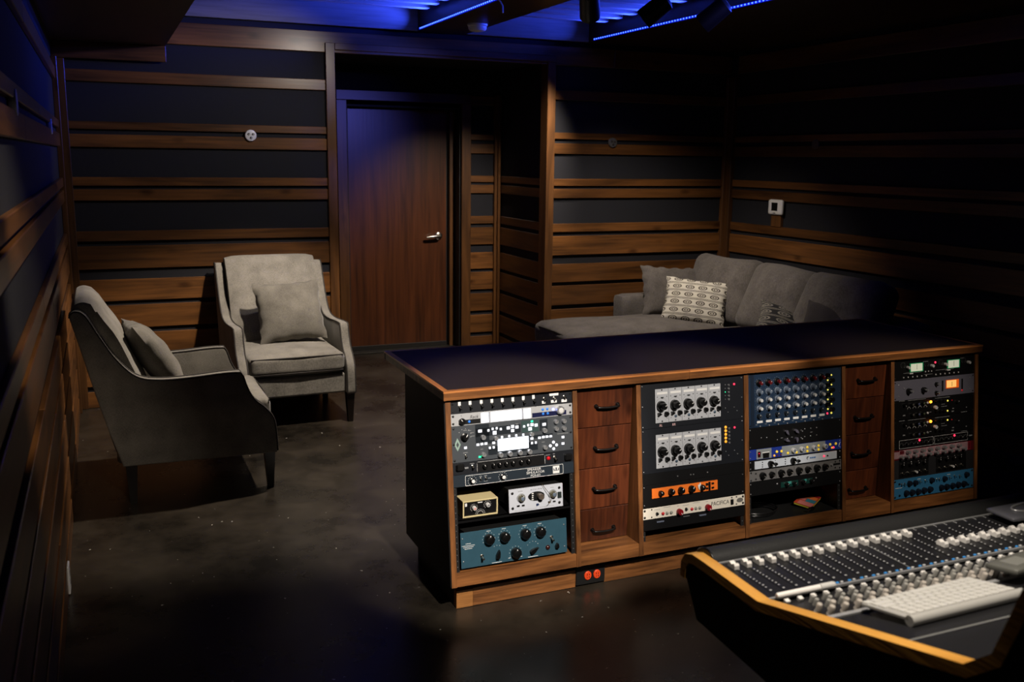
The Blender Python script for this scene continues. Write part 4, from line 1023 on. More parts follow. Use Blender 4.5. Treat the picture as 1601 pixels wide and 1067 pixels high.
# ================= rack 2 : two module chassis
F_MOD = mat('module_pale_grey', (176, 179, 186), 0.42)
ORD = ('first', 'second', 'third', 'fourth', 'fifth')
TURN = (0.6, 0.6, 0.6, -0.1, 0.6)
for ci, (u0, mu0, word) in enumerate(((0, 0.5, 'upper'), (4, 4.56, 'lower'))):
    g = Gear(1, u0, 4, 'module_chassis', word + ' black chassis holding five pale grey preamp modules', 'rack unit', F_NAVY)
    g.ears(SCREW, 0.0025)
    ys = ((70, 105, 143, 180, 217), (497, 533, 570, 607, 645))[ci]
    for k, yy in enumerate(ys):
        p = (1.2225, u0+0.72+k*0.33)
        g.marks([((p[0], p[1]), 0.010, 0.0022), ((p[0]+0.002, p[1]+0.1), 0.006, 0.0018)], P_GRY)
        if ci: g.led((1.2055, u0+0.62+k*0.33), 0.0062, L_AMB)
        else: g.led((1.2055, u0+0.72+k*0.33), 0.0018, L_GRN if k == 2 else P_GRY)
    g.led((1.249, u0+0.73), 0.0042, L_RED)
    for (x_, u_) in ((1.205, 2.85), (1.218, 3.25), (1.247, 2.85), (1.262, 3.2)): g.led((x_, u0+u_), 0.002, SCREW, 'screw')
    if ci == 0:
        P_PINK = mat('handwriting_pink', (225, 185, 185), 0.7)
        g.text((0.9015, 3.80), 'RL', 0.0135, P_PINK, 0.1); g.text((0.9610, 3.84), 'RR', 0.0135, P_PINK, 0.1)
    for k in range(5):
        x0 = 0.8745+k*0.0612
        q = Gear(1, mu0, 3.03, 'preamp_module', '%s pale grey preamp module from the left in the %s chassis' % (ORD[k], word), 'preamp module', F_MOD, x0=x0-RX[1]+0.0004, x1=x0-RX[1]+0.0608, depth=0.12, back=-0.0048, group='pale grey preamp modules', chassis=False, thick=0.0035)
        def at(fx, fz): return (x0+fx*0.0612, mu0+fz*3.03)
        q.led(at(0.5, 0.035), 0.0030, SCREWB, 'screw'); q.led(at(0.5, 0.955), 0.0030, SCREWB, 'screw')
        q.plate(at(0.14, 0.10), at(0.92, 0.165), P_WHT, 0.0006, 'write_strip')
        x, z = q.L(at(0.52, 0.245)); MB().prism([(0.007*math.cos(a_), -0.006*math.sin(a_)) for a_ in [PI*t_/10 for t_ in range(11)]], -0.0022, -0.0008, 'Y').obj('half_moon_meter', F_BLK, q.root, (x, 0, z))
        q.dial_marks([(at(0.46, 0.47), 0.0265, 21, -85, 85)], P_GRY)
        q.knob(at(0.42, 0.50), 0.0200, 0.014, K_BLK, None, TURN[k], n=32)
        q.knob(at(0.42, 0.50), 0.0145, 0.030, K_BLK, K_LGT, TURN[k]+0.5, name='inner_knob')
        q.chicken(at(0.24, 0.735), 0.014, 0.011, 0.0); q.knob(at(0.80, 0.745), 0.0095, 0.012, K_BLK, n=14)
        for fx in (0.16, 0.86): q.led(at(fx, 0.875), 0.0016, SCREWB, 'screw'); q.led(at(fx, 0.235), 0.0016, SCREWB, 'screw')
        if k in (1, 2, 4): q.led(at(0.52, 0.845), 0.0062, mat('button_steel_blue', (80, 98, 116), 0.35, 0.4), 'button')
g = Gear(1, 8, 1, 'blank_panel', 'black blank panel with four bright screws between the modules and the orange unit', 'rack panel', F_BLK, depth=0.02)
g.screws([(0.9744, 8.534), (1.0355, 8.557), (1.0485, 8.573), (1.1154, 8.563)], SCREW, 0.0030)
F_ORG = mat('panel_orange', (236, 118, 40), 0.42)
g = Gear(1, 9, 2, 'orange_compressor', 'black unit with a bright orange inset and five black knobs', 'rack unit', F_BLK)
g.plate((0.853, 9.36), (1.1605, 10.24), F_ORG, 0.004, 'orange_plate'); g.ears(SCREW, 0.0025)
for (p, r_) in (((0.8916, 9.893), 0.0105), ((0.9389, 9.87), 0.0130), ((0.9844, 9.867), 0.0140), ((1.034, 9.875), 0.0140), ((1.084, 9.9), 0.0115)): g.knob((p[0], 9.82), r_, 0.020, K_BLK, P_WHT, -0.5 if r_ < 0.012 else 0.4)
x, z = g.L((1.072, 9.72)); MB().prism([(-0.008, 0.006), (-0.002, 0.008), (0.004, 0.016), (0.007, 0.004), (0.003, -0.010), (0.005, -0.018), (-0.001, -0.012), (-0.006, -0.004)], -0.0085, -0.0052, 'Y').obj('white_scrap_label', P_WHT, g.root, (x, 0, z))
for (x_, u_, w_, h_) in ((1.108, 9.62, 0.010, 0.010), (1.120, 9.80, 0.009, 0.034), (1.136, 9.60, 0.011, 0.007), (1.136, 10.0, 0.011, 0.007), (1.108, 10.0, 0.008, 0.008)): g.btn((x_, u_), w_, h_, 0.008, SCREWB, 'switch')
g.led((0.862, 9.82), 0.0018, SCREWB, 'screw'); g.led((1.155, 9.62), 0.0022, SCREW, 'screw')

F_CRM = mat('panel_cream', (218, 212, 200), 0.42)
g = Gear(1, 11.07, 1, 'cream_preamp', 'cream unit with two dark red knobs and a printed name', 'rack unit', F_CRM, back=-0.001)
g.ears(SCREWB, 0.0050); g.text((1.1733, 11.558), 'PACIFICA', 0.0235, P_DK, 0.0, 0.88)
for p in ((0.9774, 11.774), (1.1124, 11.762)): g.knob(p, 0.0130, 0.016, K_RED, P_WHT, 2.6)
for p in ((0.8754, 11.641), (1.0103, 11.636)): g.knob(p, 0.0060, 0.008, K_BLK, P_WHT, 0.5)
for p in ((0.9026, 11.723), (1.0374, 11.716)): g.led(p, 0.0068, mat('button_red', (190, 30, 40), 0.35), 'button', 0.006)
for p in ((0.9216, 11.737), (0.9408, 11.734), (1.0565, 11.703), (1.0748, 11.713)): g.led(p, 0.0068, B_GRYB, 'button', 0.006)
g.btn((1.2305, 11.609), 0.013, 0.022, 0.005, SCREWB, 'power_switch', 0.0015); g.led((1.2303, 11.213), 0.0032, SCREWB, 'screw')
x, z = g.L((1.2698, 11.543)); bd = MB().lathe([(0.0155, 0), (0.0155, 0.0012), (0.013, 0.0018)], 28).obj('oval_badge', mat('badge_grey', (130, 128, 124), 0.4, 0.4), g.root, (x, -0.001, z)); bd.scale = (1, 1, 0.62)
g.screws([(0.8517, 11.223), (0.851, 11.905), (1.2534, 11.207), (1.253, 11.882)], SCREWB, 0.0032)
g.marks([((0.8757, 11.295), 0.028, 0.0014), ((0.9222, 11.19), 0.032, 0.0014), ((0.9725, 11.251), 0.008, 0.0014), ((1.0093, 11.281), 0.028, 0.0014), ((1.0593, 11.181), 0.034, 0.0014), ((1.1096, 11.239), 0.010, 0.0014)], P_GRY)
g = Gear(1, 12.08, 1, 'storage_unit', 'black storage unit with two pale recessed pulls below the cream unit', 'rack unit', F_BLK, depth=0.3)
for p in ((0.89, 12.425), (1.0886, 12.748)): g.btn((p[0], 12.42), 0.033, 0.006, 0.003, mat('pull_blue_steel', (140, 150, 175), 0.25, 0.6), 'pull')
g.btn(((1.0119, 12.477)[0], 12.3), 0.030, 0.003, 0.002, SCREW, 'latch')

# ================= rack 3
F_BLUE = mat('panel_midnight_blue', (22, 42, 66), 0.45)
g = Gear(2, 0, 5, 'summing_mixer', 'midnight blue mixer unit with eight columns of knobs', 'rack unit', F_BLUE)
g.plate((1.317+0.012, 0.05), (1.317+0.03, 4.95), mat('panel_blue_edge', (16, 30, 48), 0.45), 0.0006)
g.ears(SCREWB, 0.003)
cols = [(1.371, 0)] ; x_a, x_b = 1.3705, 1.6925
ROWS = ((0.85, K_BLK, 0.0140, K_MAR), (1.68, K_GRY, 0.0140, K_GRY), (2.45, K_LGT, 0.0125, K_GRY), (3.22, K_LGT, 0.0125, K_GRY))
for k in range(8):
    x_ = x_a+(x_b-x_a)*k/7
    for (u_, m_, r_, c_) in ROWS:
        g.dial_marks([((x_, u_), r_+0.0045, 9, -130, 130)], P_GRY)
        g.knob((x_, u_), r_, 0.012, c_ if m_ is K_LGT else m_, None, 0.4, skirt=True, cap=None)
        g.knob((x_+0.0, u_), r_*0.62, 0.022, m_ if m_ is K_LGT else c_, P_WHT, 0.5, name='inner_knob', n=14)
    g.knob((x_-0.002, 3.95), 0.0095, 0.012, F_SUB, P_WHT, 0.2, n=14)
    g.dial_marks([((x_+0.002, 3.92), 0.0140, 7, 100, 260)], P_GRY)
    g.btn((x_+0.004, 4.50), 0.0290, 0.0095, 0.0008, P_WHT, 'tape_label'); g.marks([((x_+0.004, 4.50), 0.018, 0.003)], P_GRY, 'handwriting') if k % 1 == 0 else None
    g.led((x_+0.006, 4.92), 0.0034, SCREW, 'screw'); g.marks([((x_-0.012, 4.74), 0.010, 0.002)], P_GRY)
for k in range(4):
    g.knob((1.7250, 0.75+k*0.93), 0.0105, 0.013, K_BLK, n=14); g.knob((1.7480, 1.25+k*0.93), 0.0105, 0.013, K_BLK, n=14)
    g.led((1.7475, 0.75+k*0.93), 0.0038, L_YEL); g.led((1.7280, 1.22+k*0.93), 0.0038, L_YEL)
g.led((1.7250, 4.42), 0.0042, L_RED); g.led((1.7465, 4.42), 0.0044, L_YEL); g.marks([((1.7505, 4.9), 0.008, 0.004)], P_GRY)
g = Gear(2, 5, 2, 'dual_compressor', 'black unit with four grey pointer knobs below the blue mixer', 'rack unit', F_BLK)
for (p, a_) in (((1.5055, 5.736), 55), ((1.5558, 5.739), 45), ((1.5059, 6.49), 25), ((1.5563, 6.518), 85)): g.chicken(p, 0.022, 0.011, math.radians(a_), mat('knob_lilac_grey', (84, 82, 96), 0.4))
g.screws([(1.3806, 6.009), (1.4086, 6.039), (1.4623, 5.665), (1.4619, 6.381), (1.5148, 5.647), (1.5145, 6.373), (1.5859, 5.744), (1.5927, 5.849), (1.6048, 5.662), (1.5857, 6.469), (1.5924, 6.581), (1.6046, 6.402), (1.636, 5.676), (1.635, 6.402), (1.6673, 5.676), (1.6671, 6.392)], SCREW, 0.0027)
g.marks([((1.4856, 6.251), 0.012, 0.002), ((1.5377, 6.303), 0.010, 0.002), ((1.6396, 6.052), 0.012, 0.002)], P_GRY); g.ears(SCREW, 0.0022)

F_ROY = mat('panel_royal_blue', (30, 52, 140), 0.4); F_MGR = mat('panel_mid_grey', (132, 138, 142), 0.45)
g = Gear(2, 7.03, 1, 'blue_channel_strip', 'royal blue and grey unit with yellow buttons', 'rack unit', F_ROY)
g.plate(((1.3556, 7.587)[0], 7.06), ((1.4319, 7.583)[0], 7.99), F_MGR, 0.001); g.plate(((1.4851, 7.519)[0], 7.06), ((1.713, 7.628)[0], 7.99), F_MGR, 0.001)
g.plate(((1.3617, 7.574)[0], 7.28), ((1.3761, 7.609)[0], 7.82), mat('panel_dark_red', (50, 10, 12), 0.3), 0.002, 'meter_window'); g.led(((1.3684, 7.59)[0], 7.45), 0.002, L_RED)
g.text(((1.403, 7.348)[0], 7.24), 'Focusrite', 0.0115, P_WHT, 0.0, 0.85)
g.plate(((1.3843, 7.61)[0], 7.38), ((1.4215, 7.605)[0], 7.47), P_WHT, 0.0014, 'badge_bar')
x, z = g.L(((1.4028, 7.656)[0], 7.70)); MB().prism([(-0.0165, 0.010), (0.0165, 0.010), (0.0145, -0.011), (-0.0145, -0.011)], -0.0036, -0.0008, 'Y').obj('meter_hood', F_BLK, g.root, (x, 0, z))
for p in ((1.459, 7.504), (1.4825, 7.513), (1.5155, 7.769), (1.5601, 7.8), (1.6169, 7.447), (1.6168, 7.83), (1.6765, 7.441), (1.6764, 7.817), (1.7389, 7.471), (1.7698, 7.464)): g.led(p, 0.0058, B_YEL, 'button', 0.005)
for p in ((1.4458, 7.839), (1.7487, 7.813)): g.led(p, 0.0045, L_AMB, 'button', 0.005)
g.led((1.7581, 7.805), 0.0040, L_RED)
for p in ((1.4614, 7.868), (1.4787, 7.843)): g.led(p, 0.0040, K_MAR, 'button', 0.005)
for p in ((1.5416, 7.559), (1.5858, 7.549), (1.6493, 7.554), (1.7075, 7.555)): g.knob(p, 0.0105, 0.014, K_LGT, P_DK, 0.0, cap=K_GRY)
g.text((1.7864, 7.603), 'f', 0.026, P_WHT, 0.3); g.ears(SCREW, 0.0025)
F_PWH = mat('panel_bluish_white', (196, 204, 216), 0.4)
g = Gear(2, 8.04, 1, 'white_preamp', 'white front unit with two black knobs in a black surround', 'rack unit', F_BLK)
g.plate((1.3445, 8.16), (1.7725, 8.90), F_PWH, 0.004, 'white_plate'); g.ears(SCREW, 0.0028)
for p in ((1.422, 8.602), (1.5375, 8.575)): g.knob((p[0], 8.53), 0.0130, 0.018, K_BLK, P_WHT, 2.4); g.dial_marks([((p[0], 8.53), 0.0165, 9, -130, 130)], P_DK)
for p in ((1.448, 8.591), (1.5651, 8.595)): g.knob((p[0], 8.60), 0.0058, 0.016, K_BLK); g.led((p[0], 8.30), 0.0024, SCREWB, 'screw', 0.006)
for p in ((1.3822, 8.568), (1.4989, 8.526)):
    for u_ in (8.30, 8.52, 8.74): g.led((p[0], u_), 0.0026, SCREWB, 'button', 0.008); 
x, z = g.L(((1.6161, 8.497)[0], 8.50)); MB().prism([(-0.006, 0.0), (-0.004, 0.006), (0.002, 0.008), (0.006, 0.004), (0.0, 0.004), (-0.002, 0.0), (-0.001, -0.007)], -0.0056, -0.0048, 'Y').obj('printed_swirl', P_DK, g.root, (x, 0, z))
for (dx, w_) in ((0.016, 0.008), (0.026, 0.008), (0.037, 0.010)): MB().box(x+dx-w_/2, x+dx+w_/2, -0.0055, -0.0048, z-0.003, z+0.003).obj('printed_word', P_BLU, g.root)
x2, z2 = g.L(((1.7029, 8.496)[0], 8.50)); MB().lathe([(0.0038, 0.005), (0.0030, 0.008)], 12, (x2, 0, z2)).obj('indicator_lamp', L_RED, g.root)
x2, z2 = g.L(((1.721, 8.521)[0], 8.50)); MB().lathe([(0.0032, 0.005), (0.0030, 0.009)], 12, (x2, 0, z2)).obj('button', SCREWB, g.root)
F_GRY = mat('panel_brushed_grey', (118, 117, 118), 0.4, 0.3)
g = Gear(2, 9.05, 1, 'grey_channel_unit', 'brushed grey unit with eight shiny black knobs', 'rack unit', F_GRY)
for (p, r_) in (((1.3828, 9.562), 0.0135), ((1.4293, 9.609), 0.0115), ((1.4779, 9.553), 0.0140), ((1.5212, 9.589), 0.0120), ((1.5701, 9.56), 0.0140), ((1.6162, 9.612), 0.0120), ((1.665, 9.59), 0.0145), ((1.7087, 9.584), 0.0130)):
    g.knob((p[0], 9.55), r_, 0.016, K_BLK, K_SIL, 2.3, cap=None)
    g.led((p[0]+0.003, 9.60), r_*0.34, M_CHROME, 'knob_cap', 0.020)
for x_ in ((1.4539, 9.528)[0], (1.5488, 9.534)[0], (1.6422, 9.551)[0]): g.btn((x_, 9.55), 0.0012, 0.04, 0.0006, F_BLK, 'panel_line')
g.plate(((1.7567, 9.428)[0], 9.38), ((1.7939, 9.473)[0], 9.58), F_BLK, 0.001); g.knob(((1.7473, 9.554)[0], 9.5), 0.005, 0.006, K_SIL)
g.screws([(1.3281, 9.196), (1.3277, 9.915), (1.3521, 9.307), (1.3518, 9.836), (1.7673, 9.235), (1.7672, 9.805), (1.7912, 9.196), (1.7911, 9.867)], SCREWB, 0.004)
g = Gear(2, 10.1, 1.3, 'green_lit_unit', 'black unit with dim green lettering windows', 'rack unit', F_BLK)
GRN = mat('green_window', (16, 44, 40), 0.3, emit=(20, 80, 66), estr=0.08); GRN2 = mat('green_window_bright', (60, 130, 125), 0.3, emit=(60, 130, 125), estr=0.08)
g.plate(((1.4785, 10.568)[0], 10.48), ((1.5687, 10.618)[0], 11.0), GRN, 0.001, 'green_window'); g.plate(((1.5901, 10.578)[0], 10.48), ((1.6441, 10.625)[0], 10.95), GRN, 0.001, 'green_window')
g.plate(((1.5155, 10.572)[0], 10.50), ((1.5324, 10.569)[0], 10.75), GRN2, 0.0014, 'green_window'); g.plate(((1.6019, 10.61)[0], 10.50), ((1.6127, 10.59)[0], 10.70), GRN2, 0.0014, 'green_window')
for p in ((1.5048, 10.689), (1.5447, 10.602), (1.5928, 10.684), (1.6359, 10.603)): g.knob((p[0], 10.75), 0.009, 0.014, K_BLK, K_SIL, 0.9)
g.screws([(1.4602, 10.567), (1.6636, 10.549)], SCREW, 0.004); g.ears(SCREW, 0.0025)
# loose things on the floor of rack 3
cm = thing('colour_booklet', 'small bright multicoloured booklet lying in the third rack bay', 'booklet', (1.700, fy(0.18)+0.10, ZB1+0.016), (math.radians(6), math.radians(-4), 0.55))
M_PR = [mat('print_%d' % i, c, 0.5) for i, c in enumerate(((190, 70, 40), (205, 120, 115), (60, 130, 150), (225, 120, 60), (150, 30, 40), (200, 190, 60)))]
cm.scale = (0.85, 0.85, 0.7)
MB().box(-0.075, 0.075, -0.045, 0.045, 0.0, 0.012, 0.001).obj('pages', M_PR[5], cm)
cv = MB().box(-0.076, 0.076, -0.046, 0.046, 0.012, 0.014).obj('cover', M_PR[0], cm)
for (a, b, c_, d, i) in ((-0.074, -0.03, -0.044, 0.03, 1), (-0.028, 0.012, -0.044, 0.004, 2), (0.014, 0.05, -0.04, 0.03, 3), (0.052, 0.074, -0.044, 0.03, 4), (-0.02, 0.01, 0.008, 0.042, 1)):
    MB().box(a, b, c_, d, 0.0139, 0.0146).obj('printed_patch', M_PR[i], cv)
cl = MB()
for k in range(3):
    cl.tube([(0.085*math.cos(a)*(1+0.05*k), 0.06*math.sin(a)*(1+0.05*k), 0.006+0.007*k) for a in [2*PI*i/36 for i in range(36)]], 0.0035, 6, closed=True)
tag(cl.obj('coiled_cable', mat('cable_black', (20, 20, 21), 0.25), None, (1.43, fy(0.18)+0.10, ZB1+0.003), smooth=60), 'coiled black cable lying in the third rack bay', 'cable')
plg = thing('cable_plug', 'dark plug with a metal tip in front of the booklet', 'plug', (1.650, fy(0.18)+0.025, ZB1+0.013), (0, 0, 0.3))
MB().lathe([(0.008, 0), (0.009, 0.02), (0.006, 0.035)], 12, ax='X').obj('sleeve', K_BLK, plg, smooth=40); MB().lathe([(0.006, -0.022), (0.006, 0.0)], 12, ax='X').obj('tip', M_CHROME, plg, smooth=40)

# ================= rack 4
g = Gear(3, 0, 2, 'twin_meter_compressor', 'black unit with two glowing pale meters, topmost in the rightmost rack', 'rack unit', F_BLK)
M_MET = mat('meter_pale', (205, 205, 185), 0.4, emit=(200, 205, 180), estr=0.55); M_METG = mat('meter_green_edge', (20, 120, 80), 0.4, emit=(20, 140, 80), estr=0.35)
for (a, b) in ((320, 478), (765, 913)):
    u0_ = 0.36; xa = (2.1866, 0.539)[0] if a == 320 else (2.409, 0.558)[0]; xb = (2.2645, 0.624)[0] if a == 320 else (2.4849, 0.593)[0]
    g.plate((xa, u0_), (xb, u0_+0.88), M_METG, 0.003, 'meter_frame'); g.plate((xa+0.004, u0_+0.06), (xb-0.006, u0_+0.82), M_MET, 0.0036, 'meter_face')
    x, z = g.L(((xa+xb)/2, 0.75)); MB().box(x-0.0006, x+0.0006, -0.0052, -0.0044, z-0.012, z+0.012).obj('needle', SCREWB, g.root)
g.led((2.338, 0.487), 0.0045, L_RED)
for p in ((2.1734, 0.753), (2.3145, 0.79), (2.3963, 0.778), (2.5364, 0.788)): g.knob(p, 0.0075, 0.014, K_LGT, P_DK, 0.3)
for p in ((2.1475, 0.475), (2.2864, 0.549), (2.3708, 0.54), (2.5103, 0.547)): g.dial_marks([(p, 0.012, 9, -140, 140)], P_GRY)
for p in ((2.1941, 1.352), (2.4159, 1.36)): g.btn((p[0]-0.006, p[1]), 0.020, 0.006, 0.010, K_LGT, 'lever_switch')
for i in range(6): g.btn((2.150+i*0.0265, 1.72), 0.005, 0.006, 0.003, K_LGT); g.btn((2.340+i*0.0275, 1.72), 0.005, 0.006, 0.003, K_LGT)
for i in range(3): g.btn((2.278+i*0.018, 1.32), 0.004, 0.006, 0.003, K_LGT)
g.marks([((2.205, 1.30), 0.11, 0.0016), ((2.395, 1.30), 0.11, 0.0016), ((2.295, 1.62), 0.05, 0.0016), ((2.2795, 0.3), 0.03, 0.002), ((2.500, 0.3), 0.02, 0.002)], P_GRY); g.ears(SCREWB)
F_LIL = mat('panel_lilac_grey', (98, 97, 110), 0.45)
g = Gear(3, 2, 2, 'grey_limiter', 'lilac grey unit with an orange lit meter in the rightmost rack', 'rack unit', F_LIL)
for p in ((2.1773, 3.096), (2.2652, 3.133)): g.knob(p, 0.0120, 0.018, K_BLK, None); g.knob(p, 0.0058, 0.030, K_SIL, name='shaft_cap')
for p in ((2.3423, 2.693), (2.3426, 3.577)): g.knob(p, 0.0085, 0.012, K_BLK); g.knob(p, 0.0045, 0.022, K_SIL, name='shaft_cap')
g.plate(((2.4022, 2.784)[0], 2.42), ((2.4782, 2.877)[0], 3.28), mat('meter_orange_frame', (230, 100, 20), 0.4, emit=(230, 90, 20), estr=0.5), 0.004, 'meter_frame')
g.plate(((2.4032, 2.785)[0], 2.46), ((2.4617, 2.891)[0], 3.18), mat('meter_amber_face', (245, 190, 110), 0.4, emit=(245, 185, 100), estr=0.8), 0.005, 'meter_face')
x, z = g.L(((2.4339, 2.798)[0], 2.85)); MB().box(x-0.0006, x+0.0006, -0.0070, -0.006, z-0.010, z+0.010).obj('needle', SCREWB, g.root)
for p in ((2.3819, 3.091), (2.5016, 2.919)): g.plate((p[0]-0.004, 2.42), (p[0]+0.004, 3.5), F_BLK, 0.002, 'button_column')
g.led((2.5014, 3.632), 0.0050, L_RED2); g.screws([(2.1226, 2.405), (2.1227, 3.558), (2.5493, 2.368), (2.5499, 3.574)], SCREW, 0.0026); g.ears(SCREWB); g.led((2.1537, 2.799), 0.0035, SCREW, 'screw')
KC = [mat('eq_cap_%d' % i, c, 0.4) for i, c in enumerate(((70, 66, 60), (62, 70, 110), (66, 74, 52), (74, 70, 66)))]
for ci, (u0, word) in enumerate(((3.99, 'upper'), (5.99, 'lower'))):
    g = Gear(3, u0, 1.97, 'black_equalizer', word + ' of the two black equalizers with a glowing orange lamp', 'rack unit', F_BLK, group='black equalizers with orange lamps')
    def at(p): return (p[0], p[1]-3.99+u0)
    for i, (pa, pb) in enumerate((((2.198, 4.519), (2.1993, 5.553)), ((2.2316, 4.525), (2.2336, 5.564)), ((2.2624, 4.501), (2.2627, 5.558)))):
        for p_ in (pa, pb): g.knob(at(p_), 0.0085, 0.011, K_BLK, P_GRY, 0.7, cap=KC[i], n=14)
    for p_ in ((2.183, 4.937), (2.2147, 4.941), (2.2476, 4.935), (2.2797, 4.938)): g.dial_marks([(at(p_), 0.0085, 7, -80, 80)], P_WHT)
    g.led(at((2.311, 4.463)), 0.0062, L_ORG, 'pilot_lamp', 0.006); g.led(at((2.2931, 4.525)), 0.0058, K_LGT, 'button', 0.004)
    g.knob(at((2.3364, 5.084)), 0.0090, 0.012, K_LGT, P_DK); g.led(at((2.2934, 5.566)), 0.0055, K_LGT if ci == 0 else P_GRY, 'button', 0.004)
    for p_ in ((2.3406, 4.416), (2.3641, 4.444), (2.3877, 4.478), (2.3409, 5.462), (2.3663, 5.502), (2.3888, 5.53)): g.knob(at(p_), 0.0068, 0.010, K_BLK, KC[3], 0.5, n=12)
    g.led(at((2.414, 4.542)), 0.0042, L_YEL)
    if ci == 0: g.led(at((2.4137, 5.581)), 0.0042, L_YEL)
    g.led(at((2.44, 4.55)), 0.0024, L_RED2)
    g.knob(at((2.4703, 4.764)), 0.0075, 0.010, K_BLK, K_LGT, 0.7, n=12); g.knob(at((2.1542, 4.473)), 0.0085, 0.010, K_BLK, P_WHT, 2.6, n=12)
    g.marks([(at((2.2297, 4.077)), 0.105, 0.0020), (at((2.3821, 4.159)), 0.090, 0.0020), (at((2.386, 4.845)), 0.022, 0.0018), (at((2.3934, 5.076)), 0.034, 0.0020), (at((2.4485, 5.404)), 0.010, 0.004), (at((2.4457, 5.696)), 0.013, 0.005), (at((2.5154, 5.902)), 0.038, 0.0022), (at((2.5301, 5.445)), 0.007, 0.004), (at((2.3096, 5.502)), 0.014, 0.002), (at((2.1544, 5.532)), 0.014, 0.005), (at((2.142, 4.057)), 0.034, 0.0022)], P_GRY); g.ears(SCREWB)
g = Gear(3, 7.97, 1.0, 'outlined_preamp', 'black unit with two white outlined boxes and two red lamps', 'rack unit', F_BLK)
xb1 = ((2.1269, 8.137)[0], (2.3284, 8.116)[0]); xb2 = ((2.3346, 8.13)[0], (2.539, 8.16)[0])
g.outline((xb1[0], 8.04), (xb1[1], 8.88), 0.0010, P_WHT, 0.002); g.outline((xb2[0], 8.04), (xb2[1], 8.88), 0.0010, P_WHT, 0.002)
g.led((2.246, 8.232), 0.0050, L_RED); g.led((2.4571, 8.237), 0.0050, L_RED)
for i in range(7):
    for (ba, bb) in (xb1, xb2):
        if i != 4: g.knob((ba+0.014+i*(bb-ba-0.028)/6, 8.50), 0.0060, 0.010, K_BLK, K_LGT, 0.8*((i % 3)-1), n=12)
        g.dial_marks([((ba+0.014+i*(bb-ba-0.028)/6, 8.50), 0.0095, 5, -90, 90)], P_GRY)
g.marks([((2.5579, 8.455), 0.020, 0.006)], P_GRY); g.ears(SCREWB)
F_PNK = mat('panel_dusty_pink', (150, 118, 124), 0.4); F_MRN = mat('panel_maroon', (84, 16, 26), 0.4)
g = Gear(3, 9, 1, 'pink_knob_unit', 'maroon unit with a dusty pink strip and silver knobs in two rows', 'rack unit', F_MRN)
g.plate(((2.1271, 9.291)[0], 9.05), ((2.5396, 9.294)[0], 9.93), F_PNK, 0.001); g.plate((2.0955, 9.15), ((2.1254, 9.59)[0], 9.85), F_PNK, 0.0014, 'end_plate'); g.plate(((2.1305, 9.238)[0], 9.08), ((2.155, 9.237)[0], 9.45), F_MRN, 0.0014, 'badge')
for p_ in ((2.1779, 9.281), (2.2203, 9.274), (2.263, 9.274), (2.3078, 9.271), (2.3513, 9.27), (2.3932, 9.278), (2.4391, 9.275), (2.4835, 9.275)): g.knob((p_[0]-0.006, 9.27), 0.0080, 0.020, K_SIL, None, n=14)
for p_ in ((2.1359, 9.708), (2.1691, 9.669), (2.2133, 9.674), (2.2559, 9.669), (2.3, 9.654), (2.3423, 9.664), (2.3878, 9.669), (2.4282, 9.674), (2.4707, 9.664), (2.5116, 9.637)): g.knob((p_[0]-0.004, 9.70), 0.0080, 0.020, K_SIL, None, n=14)
g.outline(((2.5414, 9.11)[0], 9.08), ((2.5564, 9.145)[0], 9.90), 0.0012, mat('print_red', (190, 40, 60), 0.5), 0.002)
F_DGR = mat('panel_charcoal', (34, 34, 37), 0.45)
g = Gear(3, 10, 1.96, 'charcoal_compressor', 'charcoal unit with two dark control groups in the rightmost rack', 'rack unit', F_DGR)
g.plate((2.125, 10.1), (2.300, 11.85), F_BLK, 0.0008); g.plate((2.345, 10.1), (2.530, 11.85), F_BLK, 0.0008)
for bx_ in (2.145, 2.365):
    for i in range(4): g.knob((bx_+i*0.042, 10.55), 0.0085, 0.012, K_BLK, P_WHT, 0.6*((i % 3)-1), n=12); g.led((bx_+i*0.042+0.010, 10.35), 0.0030, SCREW, 'button')
    for i in range(5): g.toggle((bx_+i*0.034, 11.35), M_CHROME, 1.0)
    g.knob((bx_+0.075, 11.40), 0.0060, 0.014, K_LGT, None, n=12)
    g.marks([((bx_+i*0.042, 10.95), 0.020, 0.0016) for i in range(4)], P_GRY)
F_SKY = mat('panel_steel_blue', (46, 108, 150), 0.42)
g = Gear(3, 11.96, 2, 'steel_blue_unit', 'steel blue unit with many dark knobs at the bottom of the rightmost rack', 'rack unit', F_SKY, cz0=0.032)
K_NVY = mat('knob_navy', (18, 26, 40), 0.4)
for p in ((2.185, 12.488), (2.2197, 12.514), (2.3177, 12.503), (2.3957, 12.556), (2.5309, 12.477)): g.knob(p, 0.0115, 0.014, K_NVY, None, n=14)
for p in ((2.1669, 13.426), (2.2015, 13.438), (2.2374, 13.453), (2.2725, 13.421), (2.3078, 13.416), (2.3766, 13.432), (2.41, 13.429), (2.4462, 13.423), (2.4805, 13.412), (2.5156, 13.41)): g.knob(p, 0.0125, 0.014, K_NVY, None, n=14)
for p in ((2.1274, 12.433), (2.1285, 13.601), (2.5436, 13.603)): g.knob(p, 0.0045, 0.005, K_NVY, n=10)
for p in ((2.1406, 12.452), (2.1583, 12.458), (2.2487, 12.446), (2.2803, 12.445), (2.3497, 12.485), (2.366, 12.503), (2.4277, 12.493), (2.4587, 12.444), (2.49, 12.483)): g.toggle(p, M_CHROME, 0.9)
g.ears(SCREWB, 0.005); g.marks([((2.125, 12.837), 0.040, 0.0018), ((2.2436, 12.216), 0.02, 0.0018), ((2.4239, 12.22), 0.02, 0.0018)], P_WHT)

